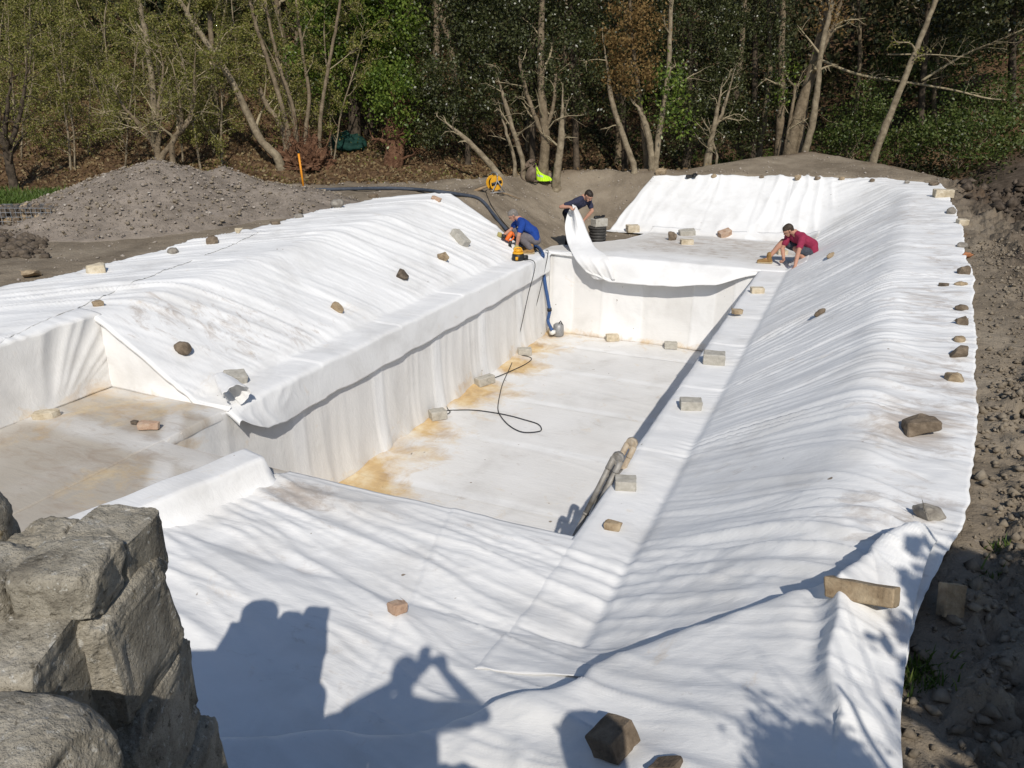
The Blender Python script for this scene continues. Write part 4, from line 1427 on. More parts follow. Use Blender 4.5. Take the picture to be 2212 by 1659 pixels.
wall_stone(1.06, -1.50, 2.28, .40, .42, .36, 25, 2.6, .008)
core = MB()
c_ = fr(1.56, -1.28, 0)
Rm = np.array([[CS, -SN, 0], [SN, CS, 0], [0, 0, 1]])
core.box((c_[0], c_[1], 1.48), (.60, .30, 1.82), Rm)
c_ = fr(1.40, -1.30, 0)
core.box((c_[0], c_[1], 1.4), (.62, .26, 1.76), Rm)
core.build("mortar", MAT['mortar'], wall, smooth=False)
# the lower wall the photographer looks over: coping stones along its top
for k, (f_, r_, z_, dr_, dz_) in enumerate([(0.70, -0.62, 2.33, .34, .30), (0.68, -0.30, 2.24, .30, .26), (0.66, 0.0, 2.12, .30, .24), (0.72, .62, 2.36, .26, .34)]):
    wall_stone(f_, r_, z_, .34, dr_, dz_, 40 + k, 3.0, .012, n=26)
base_ = MB()
c_ = fr(0.72, -0.1, 0)
base_.box((c_[0], c_[1], 1.05), (2.0, .30, 2.1), Rm)
base_.build("wall_core", MAT['mortar'], wall, smooth=False)

# ------------------------------------------------------------------ people


def capsule_parts(bones, n=12):
    mb = MB()
    for a, b, ra, rb in bones:
        a, b = np.array(a, float), np.array(b, float)
        d = b - a
        L = np.linalg.norm(d)
        d = d / max(L, 1e-6)
        pts, rad = [], []
        for t in (-0.98, -0.8, -0.45):
            pts.append(a + d * t * ra)
            rad.append(ra * math.sqrt(1 - t * t))
        for t in (0.0, 0.5, 1.0):
            pts.append(a + d * L * t)
            rad.append(ra + (rb - ra) * t)
        for t in (0.45, 0.8, 0.98):
            pts.append(b + d * t * rb)
            rad.append(rb * math.sqrt(1 - t * t))
        mb.tube(pts, rad, n)
    return mb


def grown(name, bones, mats, vox, parent=None, wob=0.0, seed=0, iters=3, assign=None):
    """tapered limbs fused into one continuous skin"""
    o = capsule_parts(bones).build(name, mats, None)
    rm = o.modifiers.new("r", 'REMESH')
    rm.mode = 'VOXEL'
    rm.voxel_size = vox
    sm = o.modifiers.new("s", 'SMOOTH')
    sm.iterations = iters
    sm.factor = 0.5
    dg = bpy.context.evaluated_depsgraph_get()
    dg.update()
    me = bpy.data.meshes.new_from_object(o.evaluated_get(dg))
    me.name = name
    old = o.data
    o.modifiers.clear()
    o.data = me
    bpy.data.meshes.remove(old)
    V = np.zeros(len(me.vertices) * 3)
    me.vertices.foreach_get("co", V)
    V = V.reshape(-1, 3)
    if wob:
        N = np.zeros(len(V) * 3)
        me.vertices.foreach_get("normal", N)
        V = V + N.reshape(-1, 3) * (wob * (noise3(V, 9, seed) + 1.0 * np.abs(noise3(V, 5, seed + 3))))[:, None]
        me.vertices.foreach_set("co", V.ravel())
    me.polygons.foreach_set("use_smooth", np.ones(len(me.polygons), bool))
    if not len(me.materials):
        for m in (mats if isinstance(mats, (list, tuple)) else [mats]):
            me.materials.append(m)
    if parent is not None:
        o.parent = parent
    return o


def V3(*a):
    return np.array(a, float)


def lerp(a, b, t):
    return np.array(a) * (1 - t) + np.array(b) * t


def hand_bones(w, d, s, curl=0.5, up=None):
    """wrist w, direction d of the hand, side s towards the thumb"""
    d = np.array(d, float)
    d /= np.linalg.norm(d)
    s = np.array(s, float)
    s = s - d * (s @ d)
    s /= np.linalg.norm(s)
    nrm = np.cross(d, s) if up is None else np.array(up, float)
    B = []
    for k in range(4):
        o = (1.5 - k) * 0.021
        a = np.array(w) + s * o * 0.7 + d * 0.01
        b = np.array(w) + s * o + d * 0.088
        B.append((a, b, 0.016, 0.012))
        ln = (0.040, 0.046, 0.043, 0.034)[k]
        c = b + (d * math.cos(curl) + nrm * math.sin(curl)) * ln
        e = c + (d * math.cos(2.1 * curl) + nrm * math.sin(2.1 * curl)) * ln * 0.85
        B.append((b, c, 0.0105, 0.0095))
        B.append((c, e, 0.0095, 0.008))
    t0 = np.array(w) + s * 0.022 + d * 0.02
    t1 = t0 + s * 0.035 + d * 0.035
    t2 = t1 + d * 0.035 + nrm * 0.015
    B += [(t0, t1, 0.015, 0.012), (t1, t2, 0.012, 0.0095)]
    return B


def person(label, pos, face, J, shirt, trouser, hair, boots, shorts=False, gloves=None, sleeve=0.62, bald=False):
    """J: joints in the local frame (x ahead, y to the person's left, z up)"""
    yaw = math.atan2(face[1], face[0])
    root = thing("person", pos, label, "person", None, yaw)
    sh = {s: V3(*J['sh' + s]) for s in 'LR'}
    el = {s: V3(*J['el' + s]) for s in 'LR'}
    ha = {s: V3(*J['ha' + s]) for s in 'LR'}
    hp = {s: V3(*J['hp' + s]) for s in 'LR'}
    kn = {s: V3(*J['kn' + s]) for s in 'LR'}
    an = {s: V3(*J['an' + s]) for s in 'LR'}
    toe = {s: V3(*J['toe' + s]) for s in 'LR'}
    neck, head, look = V3(*J['neck']), V3(*J['head']), V3(*J['look'])
    look /= np.linalg.norm(look)
    upv = head - neck
    upv = upv - look * (upv @ look)
    upv /= np.linalg.norm(upv)
    side = np.cross(upv, look)
    pel = (hp['L'] + hp['R']) / 2
    chest = V3(*J['chest'])
    waist = lerp(pel, chest, 0.45) + V3(*J.get('bow', (0, 0, 0)))
    B = []
    # head
    B += [(head + upv * .035 - look * .025, head + upv * .035 + look * .03, .080, .078), (head + look * .035 - upv * .02, head + look * .055 - upv * .055, .062, .045),
          (head + look * .085 - upv * .035, head + look * .068 - upv * .095, .026, .028),
          (head + look * .105 + upv * .012, head + look * .118 - upv * .022, .010, .015),
          (head + look * .088 + upv * .03 + side * .03, head + look * .088 + upv * .03 - side * .03, .022, .022)]
    for sg in (1, -1):
        B.append((head + side * sg * .078 + upv * .015 - look * .005, head + side * sg * .078 - upv * .02 - look * .002, .016, .011))
    B.append((neck - upv * .03, head - upv * .03 - look * .01, .058, .055))
    # trunk
    for sg, s in ((1, 'L'), (-1, 'R')):
        m = (sh[s] - chest) * .45
        B.append((chest + m * .8, waist + (hp[s] - pel) * .8, .105, .098))
        B.append((waist + (hp[s] - pel) * .8, hp[s] * 1.0, .098, .105))
        B.append((lerp(neck, sh[s], .25), sh[s], .062, .062))
        B.append((sh[s], el[s], .056, .043))
        B.append((el[s], lerp(el[s], ha[s], .35), .044, .044))
        B.append((lerp(el[s], ha[s], .35), ha[s], .044, .029))
        B.append((hp[s], kn[s], .088, .060))
        B.append((kn[s], lerp(kn[s], an[s], .35), .058, .060))
        B.append((lerp(kn[s], an[s], .35), an[s], .060, .040))
        hd = V3(*J.get('hd' + s, tuple(ha[s] - el[s])))
        B += hand_bones(ha[s], hd, V3(*J.get('th' + s, (0.3, -sg * 1.0, 0.2))), J.get('curl' + s, 0.5))
        f = toe[s] - an[s]
        B.append((an[s] - V3(0, 0, .03), toe[s], .036, .030))
    B.append((chest, neck, .115, .070))
    body = grown("body", B, MAT['skin'], 0.0075, root, iters=3)
    # shirt
    C = []
    for sg, s in ((1, 'L'), (-1, 'R')):
        m = (sh[s] - chest) * .45
        C.append((chest + m * .8, waist + (hp[s] - pel) * .8, .120, .114))
        C.append((waist + (hp[s] - pel) * .8, lerp(waist + (hp[s] - pel) * .8, hp[s], .75), .114, .116))
        C.append((lerp(neck, sh[s], .35), sh[s], .070, .075))
        C.append((sh[s], lerp(sh[s], el[s], sleeve), .076, .066))
    C.append((chest, lerp(chest, neck, .72), .128, .078))
    grown("shirt", C, MAT[shirt], 0.011, root, 0.010, 3, 3)
    # trousers
    T = []
    for s in 'LR':
        w2 = lerp(waist + (hp[s] - pel) * .8, hp[s], .6)
        T.append((w2, hp[s], .104, .116))
        if shorts:
            T.append((hp[s], lerp(hp[s], kn[s], .80), .112, .096))
        else:
            T.append((hp[s], kn[s], .106, .078))
            T.append((kn[s], lerp(kn[s], an[s], .45), .077, .080))
            T.append((lerp(kn[s], an[s], .45), lerp(kn[s], an[s], .93), .080, .068))
    T.append((hp['L'], hp['R'], .112, .112))
    grown("trousers" if not shorts else "shorts", T, MAT[trouser], 0.011, root, 0.011, 13, 2)
    # boots
    for s in 'LR':
        a, t = an[s], toe[s]
        d = t - a
        d[2] = 0
        d /= max(np.linalg.norm(d), 1e-6)
        gz = t[2] - 0.03
        bb = [(a + V3(0, 0, .06), V3(a[0], a[1], gz + .06), .054, .058), (V3(a[0], a[1], gz + .045) - d * .035, V3(a[0], a[1], gz + .05) + d * .09, .043, .046),
              (V3(a[0], a[1], gz + .05) + d * .08, V3(t[0], t[1], gz + .036) + d * .02, .047, .036)]
        b_ = grown("boot", bb, MAT[boots], 0.009, root, 0.003, 5, 2)
        sb = MB()
        sb.tube([V3(a[0], a[1], gz + .012) - d * .085, V3(a[0], a[1], gz + .012) - d * .06, V3(t[0], t[1], gz + .012) + d * .03, V3(t[0], t[1], gz + .012) + d * .06], [.012, .034, .036, .012], 10)
        so = sb.build("sole", MAT['sole'], b_)
    # hair
    H = [(head + upv * .048 - look * .032, head + upv * .054 + look * .022, .087, .079), (head + upv * .02 - look * .05, head - upv * .035 - look * .052, .072, .052)]
    for sg in (1, -1):
        H.append((head + side * sg * .042 + upv * .03 - look * .01, head + side * sg * .052 - upv * .005 - look * .012, .044, .030))
    grown("hair", H, MAT[hair], 0.008, root, 0.004, 23, 1)
    for sg in (1, -1):
        e = MB()
        c = head + look * .102 + upv * .008 + side * sg * .032
        e.tube([c - look * .012, c - look * .004, c + look * .004, c + look * .009], [.004, .010, .010, .003], 8)
        e.build("eye", MAT['eye'], root)
    if gloves:
        for s in gloves:
            hd = V3(*J.get('hd' + s, tuple(ha[s] - el[s])))
            hd /= np.linalg.norm(hd)
            G = [(a, b, ra + .005, rb + .005) for a, b, ra, rb in hand_bones(ha[s], hd, V3(*J.get('th' + s, (0.3, 0, 0.2))), J.get('curl' + s, 0.5))]
            G.append((ha[s] - hd * .05, ha[s] + hd * .02, .037, .034))
            grown("glove", G, MAT['glove'], 0.008, root, 0.003, 33, 2)
    return root


def mirror(J):
    K = {}
    for k, val in J.items():
        if k[-1] in 'LR' and len(k) > 1:
            k = k[:-1] + ('R' if k[-1] == 'L' else 'L')
        K[k] = (val[0], -val[1], val[2]) if isinstance(val, tuple) else val
    return K


def put(px, py, z):
    return at(px, py, z)


# man in blue, squatting at the end of the left coping, facing left
pA = put(1140, 545, 0.06)
JA = dict(head=(.33, 0, .84), neck=(.20, 0, .76), look=(.80, .10, -.62), chest=(.10, 0, .62), bow=(-.07, 0, .03),
          shL=(.19, .20, .71), shR=(.15, -.20, .70), elL=(.36, .24, .47), elR=(.24, -.25, .43), haL=(.56, .12, .36), haR=(.27, -.17, .19),
          hdL=(.8, -.1, .25), hdR=(.1, .1, -1), hpL=(-.16, .10, .29), hpR=(-.16, -.10, .29), knL=(.26, .21, .46), knR=(.24, -.13, .44),
          anL=(.0, .17, .11), anR=(-.06, -.12, .11), toeL=(.17, .19, .03), toeR=(.10, -.13, .03), curlL=.9, curlR=.8, thL=(0, -.5, 1), thR=(1, 0, 0))
faceA = -RGT * 0.97 - FWD * 0.12
person("man in blue polo shirt and grey trousers squatting on the coping with an orange tool", pA, faceA, mirror(JA), 'blueshirt', 'greytrouser', 'hairgrey', 'boot', gloves='LR')

# man in maroon crouching on the far right corner of the pool, facing left
pB = put(1728, 571, 0.07)
JB = dict(head=(.36, .02, .73), neck=(.22, 0, .68), look=(.72, .22, -.68), chest=(.10, -.01, .56), bow=(-.10, 0, .05),
          shL=(.24, .17, .60), shR=(.16, -.20, .60), elL=(.36, .16, .32), elR=(.36, -.42, .34), haL=(.40, .0, .13), haR=(.53, -.62, .09),
          hdL=(.5, -.5, -.5), hdR=(.6, -.35, -.6), hpL=(-.20, .09, .24), hpR=(-.20, -.11, .23), knL=(.33, .22, .46), knR=(.22, -.10, .36),
          anL=(.56, .30, .12), anR=(-.02, -.14, .11), toeL=(.74, .36, .03), toeR=(.15, -.18, .03), curlL=.9, curlR=.5, thL=(.3, -1, 0), thR=(0, 1, .2))
faceB = -RGT * 0.93 - FWD * 0.22
person("man in maroon T-shirt and dark shorts crouching at the pool corner, reaching down", pB, faceB, mirror(JB), 'maroon', 'denim', 'hairbrown', 'boot', shorts=True)

# man in navy T-shirt, standing and bending over, facing right
pC = put(1241, 543, -0.02) + FWD * 0.55 + np.array([0, 0, -0.06])
JC = dict(head=(.40, -.02, 1.30), neck=(.27, 0, 1.26), look=(.72, -.10, -.69), chest=(.16, 0, 1.12), bow=(-.05, 0, .03),
          shL=(.27, .20, 1.18), shR=(.19, -.21, 1.17), elL=(.36, .24, .92), elR=(-.12, -.38, 1.04), haL=(.20, .14, .70), haR=(.12, -.36, 1.06),
          hdL=(.2, -.3, -1), hdR=(.6, .3, -.5), hpL=(-.10, .10, .86), hpR=(-.12, -.10, .86), knL=(.06, .14, .48), knR=(.02, -.14, .47),
          anL=(.0, .15, .10), anR=(-.06, -.16, .10), toeL=(.16, .17, .03), toeR=(.10, -.18, .03), curlL=.9, curlR=.9)
faceC = RGT * 0.80 - FWD * 0.60
person("man in navy T-shirt and dark trousers bending to lift the white cloth", pC, faceC, JC, 'navy', 'blacktrouser', 'hairdark', 'bootdark')

# the photographer, whose shadow lies on the cloth
pD = fr(-0.36, -0.13, 2.11)
JD = dict(head=(.02, 0, 1.60), neck=(-.01, 0, 1.44), look=(1, 0, -.30), chest=(-.01, 0, 1.25), shL=(0, .17, 1.37), shR=(0, -.17, 1.37),
          elL=(.20, .36, 1.20), elR=(.22, -.40, 1.20), haL=(.30, -.07, 1.42), haR=(.30, -.20, 1.42), hdL=(.1, -.15, 1), hdR=(.1, .15, 1),
          hpL=(0, .10, .90), hpR=(0, -.10, .90), knL=(.03, .11, .49), knR=(.03, -.11, .49), anL=(0, .12, .09), anR=(0, -.12, .09),
          toeL=(.15, .13, .03), toeR=(.15, -.13, .03), curlL=.6, curlR=.6, thL=(0, -1, 0), thR=(0, 1, 0))
person("photographer standing behind the wall with both arms raised, seen as a shadow", pD, FWD, JD, 'navy', 'greytrouser', 'hairbrown', 'bootdark')

# ------------------------------------------------------------------ tools and site things


def axes(yaw):
    """world axes of a thing turned by yaw from the camera heading: (right, ahead, up)"""
    c, s = math.cos(yaw), math.sin(yaw)
    return RGT * c + FWD * s, -RGT * s + FWD * c, np.array([0, 0, 1.0])


def rotm(yaw):
    r, f, u = axes(yaw)
    return np.stack([r, f, u], 1)


def solid(name, pts2, depth, place, mat, parent, bevel=0.0):
    """outline in (x, z) extruded along y, placed by place(x, y, z)"""
    mb = MB()
    n = len(pts2)
    a = [place(x, -depth / 2, z) for x, z in pts2]
    b = [place(x, depth / 2, z) for x, z in pts2]
    ca, cb = np.mean(a, 0), np.mean(b, 0)
    V = np.array(a + b + [ca, cb])
    mb.add(V, [[i, (i + 1) % n, n + (i + 1) % n, n + i] for i in range(n)])
    T = [[(i + 1) % n, i, 2 * n] for i in range(n)] + [[n + i, n + (i + 1) % n, 2 * n + 1] for i in range(n)]
    mb.T.append(np.array(T))
    mb.tm.append(np.zeros(len(T)))
    return mb.build(name, mat, parent, smooth=False)


def disc(mb, c, axis_, r0, r1, h, n=24, mi=0):
    a = np.array(axis_, float)
    a /= np.linalg.norm(a)
    c = np.array(c)
    mb.tube([c - a * h / 2, c - a * h / 2 + a * 1e-4, c + a * h / 2 - a * 1e-4, c + a * h / 2], [r0 * .98, r0, r1, r1 * .98], n, True, mi)


# heap of soil
HC = (16.7, -7.45)
hf, hr = np.meshgrid(np.linspace(12.2, 21.0, 210), np.linspace(-13.4, -2.6, 250), indexing='ij')
hx = -SN * hf + CS * hr
hy = CS * hf + SN * hr


def heap_h(f, r):
    d = np.hypot((f - 16.8) / np.where(f < 16.8, 3.2, 2.7), (r + 7.5) / np.where(r < -7.5, 3.5, 2.7))
    h = 1.12 * np.clip(1 - d, 0, 1) ** 0.95
    d2 = np.hypot((f - 17.3) / 1.9, (r + 5.3) / 2.1)
    h2 = 0.56 * np.clip(1 - d2, 0, 1)
    d3 = np.hypot((f - 17.6) / 1.6, (r + 6.4) / 1.8)
    h3 = 0.86 * np.clip(1 - d3, 0, 1)
    return np.clip(-smin(-np.maximum(h, h2), -h3, 0.15) - 0.0376, 0, 9)


hh = heap_h(hf, hr)
hU = hr * CS - hf * SN
hV = hr * SN + hf * CS
gz = ground_z(hU, hV, False)
hh2 = hh + (0.05 * np.abs(fbm(hU * 1.7, hV * 1.7, 701, 4)) + 0.030 * np.abs(fbm(hU * 7, hV * 7, 702, 4))) * sst(0, 0.15, hh)
hz = np.where(hh < 0.015, gz - 0.08, gz + hh2 - 0.02)
hx2, hy2 = hU, hV
hb = at(330, 520, 0.95)
heap = mesh_obj("soil_heap", np.stack([hx2, hy2, hz], -1).reshape(-1, 3), grid_faces(*hf.shape), None, MAT['soil'])
tag(heap, "big grey-brown heap of stony soil below the bare trees at left", "soil heap")


def heap_z(u, v):
    f = -SN * u + CS * v
    r = CS * u + SN * v
    return ground_z(u, v, False) + heap_h(f, r)


# clods, gravel and stones scattered on the earth ------------------------
def lumps(name, P, size, mat, label, squash=0.7, seed=1, fit=2):
    g = np.random.default_rng(seed)
    n = len(P)
    base = np.array([(1, 0, 0), (-1, 0, 0), (0, 1, 0), (0, -1, 0), (0, 0, 1), (0, 0, -1)], float)
    tri = np.array([(0, 2, 4), (2, 1, 4), (1, 3, 4), (3, 0, 4), (2, 0, 5), (1, 2, 5), (3, 1, 5), (0, 3, 5)])
    if fit == 1:
        base = base * np.array([1, 1, 1.1])
    V = [tuple(b) for b in base]
    idx = {}
    F = []
    for a, b, c in tri:
        if fit == 1:
            F.append((a, b, c))
            continue
        m = []
        for i, j in ((a, b), (b, c), (c, a)):
            k = (min(i, j), max(i, j))
            if k not in idx:
                p = (base[i] + base[j])
                p = p / np.linalg.norm(p) * 0.95
                idx[k] = len(V)
                V.append(tuple(p))
            m.append(idx[k])
        F += [(a, m[0], m[2]), (m[0], b, m[1]), (m[2], m[1], c), (m[0], m[1], m[2])]
    V = np.array(V)
    F = np.array(F)
    k = len(V)
    jit = 1 + (0.38 + .2 * (fit == 1)) * (g.random((n, k, 1)) - 0.5) * 2
    sc = size[:, None, None] * np.stack([np.ones(n), g.uniform(.6, 1, n), g.uniform(.45, .85, n) * squash / .7], -1)[:, None, :]
    L = V[None] * jit * sc
    yaw = g.uniform(0, 6.283, n)
    tl = g.uniform(-.5, .5, n)
    c, s = np.cos(yaw)[:, None], np.sin(yaw)[:, None]
    x = L[..., 0] * c - L[..., 1] * s
    y = L[..., 0] * s + L[..., 1] * c
    z = L[..., 2] + x * tl[:, None] * 0.4
    W = np.stack([x, y, z], -1) + P[:, None, :]
    o = mesh_obj(name, W.reshape(-1, 3), None, (F[None] + (np.arange(n) * k)[:, None, None]).reshape(-1, 3), mat, None, smooth=False)
    return tag(o, label, None, None, 'stuff')


g_ = np.random.default_rng(5)


def scatter(n, u0, u1, v0, v1, keep, seed):
    g = np.random.default_rng(seed)
    u = g.uniform(u0, u1, n)
    v = g.uniform(v0, v1, n)
    k = g.random(n) < keep(u, v)
    return u[k], v[k]


u, v = scatter(42000, 0.4, 4.6, 2.0, 15.0, lambda u, v: (u > edge_r(v) + 0.03) * (0.12 + 0.88 * sst(0.0, 0.4, u - edge_r(v)) * (0.35 + 0.65 * sst(-.3, .4, noise(u * .7, v * .7, 5)))) * np.where(v > 9, 0.45, 1.0), 21)
sz = 0.010 + 0.042 * g_.random(len(u)) ** 3.5 * np.where(v < 8, 1.0, 0.75)
lumps("soil_clods", np.stack([u, v, ground_z(u, v) + sz * .45], -1), sz, MAT['clod'], "crumbled brown clods of earth along the right edge of the cloth", seed=31, fit=1)
u, v = scatter(12000, 1.8, 9.5, 11, 26, lambda u, v: sst(1.0, 2.2, plat_sd(u, v) + 1.2), 22)
sz = 0.025 + 0.15 * g_.random(len(u)) ** 3
lumps("wet_clods", np.stack([u, v, ground_z(u, v) + sz * .3], -1), sz, MAT['mudclod'], "dark churned clods of wet soil beyond the ditch at right", seed=32, fit=1)
u, v = scatter(17000, -16, 2.2, 5.0, 25, lambda u, v: (plat_sd(u, v) < 0.2) * (((u < -6.9) & (u < edge_l(v) - .05)) | ((u < -6.95) & (v > 16.4)) | (v > edge_f(u) + .05) | ((u < -5.2) & (v > 19))) * (0.25 + 0.75 * (np.abs(v - 19.5) < 3)), 23)
sz = 0.008 + 0.032 * g_.random(len(u)) ** 4
lumps("gravel", np.stack([u, v, ground_z(u, v) + sz * .2], -1), sz, MAT['pebble'], "pale pebbles scattered over the bare earth round the cloth", seed=33)
f = g_.uniform(13, 20, 16000)
r = g_.uniform(-11.5, -3.2, 16000)
u = -SN * f + CS * r
v = CS * f + SN * r
hk = heap_h(f, r)
k = (hk > 0.03) & (u < edge_l(v) - 0.12)
u, v, hk = u[k], v[k], hk[k]
sz = 0.007 + 0.034 * g_.random(len(u)) ** 9
lumps("heap_stones", np.stack([u, v, heap_z(u, v) + 0.03 + sz * .2], -1)[::2], sz[::2], MAT['pebble'], "pale stones mixed through the soil heap", seed=34)
lumps("heap_clods", np.stack([u, v, heap_z(u, v) + 0.03 + sz * .2], -1)[1::2], (sz * 1.2)[1::2], MAT['clod'], "brown lumps rolling down the soil heap", seed=35)

# wire basket of stones beside the heap ----------------------------------
gp = hit(66, 493)
gab = thing("gabion", gp, "old wire basket filled with rough stones between the soil heap and the grass", "gabion", None, YAW)
gw = MB()
W_, D_, H_ = 1.25, 0.55, 0.42
for k in range(14):
    x = -W_ / 2 + W_ * k / 13
    for y in (-D_ / 2, D_ / 2):
        gw.tube([(x, y, 0), (x, y, H_)], .006, 4, False)
    gw.tube([(x, -D_ / 2, H_), (x, D_ / 2, H_)], .006, 4, False)
for k in range(6):
    z = H_ * k / 5
    for y in (-D_ / 2, D_ / 2):
        gw.tube([(-W_ / 2, y, z), (W_ / 2, y, z)], .006, 4, False)
    for x in (-W_ / 2, W_ / 2):
        gw.tube([(x, -D_ / 2, z), (x, D_ / 2, z)], .006, 4, False)
gw.build("wire_mesh", MAT['wire'], gab)
rr_ = random.Random(4)
protos = []
for k in range(5):
    me, zm = stone_mesh('chunk', (.22, .17, .15), 900 + k)
    me.materials.append(MAT[('brown', 'tan', 'dark', 'tan', 'brown')[k]])
    protos.append(me)
for ix in range(6):
    for iy in range(3):
        for iz in range(3):
            o = bpy.data.objects.new("stone", protos[rr_.randrange(5)])
            link(o, gab)
            o.location = (-.52 + ix * .208 + rr_.uniform(-.02, .02), -.18 + iy * .18, .07 + iz * .135 + rr_.uniform(-.015, .015))
            o.rotation_euler = (rr_.uniform(0, 6), rr_.uniform(0, 6), rr_.uniform(0, 6))
g2 = np.random.default_rng(77)
pp = np.array([at(x, y, 0.95) for x, y in zip(g2.uniform(-120, 100, 420), g2.uniform(492, 560, 420))])
keep = np.array([(560 - 0.62 * (x + 60)) > y for x, y in zip(g2.uniform(-120, 100, 420), g2.uniform(492, 560, 420))])
sz = g2.uniform(.03, .12, 420)
lumps("rubble", np.stack([pp[:, 0], pp[:, 1], ground_z(pp[:, 0], pp[:, 1]) + sz * .25], -1), sz, MAT['dark'], "loose dark rubble spilling below the wire basket of stones", seed=36)

# upright orange pole -----------------------------------------------------
P = hit(659, 427)
s = scale_at(P)
top = P + np.array([0, 0, 92 * s]) - RGT * 5 * s
t_ = thing("shovel", P, "orange-shafted shovel standing upright in the bare earth by the blue hose", "shovel")
mb = MB()
mb.tube([P * .9 + top * .1 - P, top - P], [.024, .024], 12)
mb.build("handle", MAT['orangepole'], t_)
mb = MB()
mb.tube([top - P, (top - P) * 1.03, (top - P) * 1.065], [.026, .027, .02], 12)
mb.build("grip", MAT['black'], t_)
x_, f_, u_ = axes(0.2)
solid("blade", [(-.13, -.02), (.15, -.02), (.05, .05), (.035, .17), (-.035, .17), (-.05, .05)], .03, lambda x, y, z: x_ * x + f_ * y + u_ * z, MAT['black'], t_)

# blue hose ----------------------------------------------------------------
hp = []
for x, y in [(612, 416), (680, 414), (760, 412), (840, 411), (900, 413), (950, 418), (1000, 425), (1030, 431), (1047, 443), (1063, 463), (1082, 486), (1100, 506), (1122, 527), (1140, 537), (1160, 537), (1170, 542)]:
    q = hit(x, y)
    hp.append(q + np.array([0, 0, .045]))
hp[-1] = np.array([UL + .02, V1 - .55, .08])
for x, y in [(1172, 565), (1177, 610), (1184, 650), (1187, 672), (1184, 694)]:
    hp.append(atv(x, y, V1 - .38))
hp.append(np.array([UL + .30, V1 - .62, -DEEP + .22]))
hpath = smooth_path(hp, 190)
base = hpath[0].copy()
hose = thing("hose", base, "long blue-grey hose running from the soil heap into the pool corner", "hose")
mb = MB()
mb.tube(hpath[:120] - base, .042, 12)
mb.build("hose_length", MAT['greypipe'], hose)
mb = MB()
mb.tube(hpath[119:] - base, .040, 12)
mb.build("hose_end", MAT['bluepipe'], hose)
mb = MB()
a, b = hpath[168], hpath[171]
mb.tube([a - base, b - base], .055, 12)
mb.build("clamp", MAT['black'], hose)

# pump in the corner -------------------------------------------------------
pb = np.array([UL + .36, V1 - .36, -DEEP + .02])
pump = thing("pump", pb, "small grey pump on the pool floor at the end of the blue hose", "pump")
mb = MB()
mb.tube([(0, 0, 0), (0, 0, .03), (0, 0, .26), (0, 0, .30)], [.11, .13, .12, .07], 16)
mb.build("motor", MAT['steel'], pump)
mb = MB()
mb.tube([(-.05, -.12, .12), (-.07, -.26, .14)], [.05, .06], 12)
mb.build("inlet", MAT['white'], pump)
mb = MB()
mb.tube([(0, 0, .28), (.05, 0, .36), (.10, 0, .28)], .014, 8)
mb.build("handle", MAT['black'], pump)

# power cable --------------------------------------------------------------


def c5(x, y):
    return (1344 + x * .6076) / 1.823, (1000 + y * .6076) / 1.823


cab = [hit(1119, 552) + np.array([0, 0, .05]), hit(1127, 562) + np.array([0, 0, .03]), np.array([0, 0, 0])]
q = hit(1128, 566)
cab[2] = np.array([UF + .10, q[1], .02])
flo = [(1130, 640), (1100, 720), (1050, 830), (1030, 900), (1015, 1000), (1040, 1060), (1100, 1120), (1180, 1155), (1280, 1150), (1297, 1130), (1270, 1100), (1180, 1072), (1100, 1050), (1000, 1030), (860, 1012),
       (735, 1012), (680, 1016), (670, 1028), (690, 1036), (705, 1022), (690, 1005), (682, 975), (700, 930), (760, 880), (850, 815), (920, 822), (1000, 800), (1130, 745), (1200, 710), (1233, 680), (1200, 662), (1130, 655), (1080, 640), (1066, 620), (1078, 600), (1120, 593), (1150, 578)]
fl = [at(*c5(x, y), -DEEP + .03) for x, y in flo]
f0 = fl[0]
cab += [lerp(cab[2], f0, .35), lerp(cab[2], f0, .75)] + fl
topc = np.array([UL + .06, V1 - .35, .03])
cab += [lerp(fl[-1], topc, .3) + np.array([.05, 0, -.22]), lerp(fl[-1], topc, .6) + np.array([.05, 0, -.18]), topc, topc + np.array([-.15, .25, .06])]
mb = MB()
mb.tube(smooth_path(cab, 420), .0085, 6)
o = mb.build("power_cable", MAT['cable'])
tag(o, "thin black cable looping across the white pool floor", "cable")
mb = MB()
ca2 = [hit(x, y) + np.array([0, 0, .02]) for x, y in [(1062, 412), (1050, 414), (1052, 424), (1058, 438), (1066, 453), (1080, 472), (1095, 490), (1108, 503)]]
mb.tube(smooth_path(ca2, 60), .011, 6)
tag(mb.build("power_cable", MAT['cable']), "black cable from the yellow reel down the earth bank beside the hose", "cable")

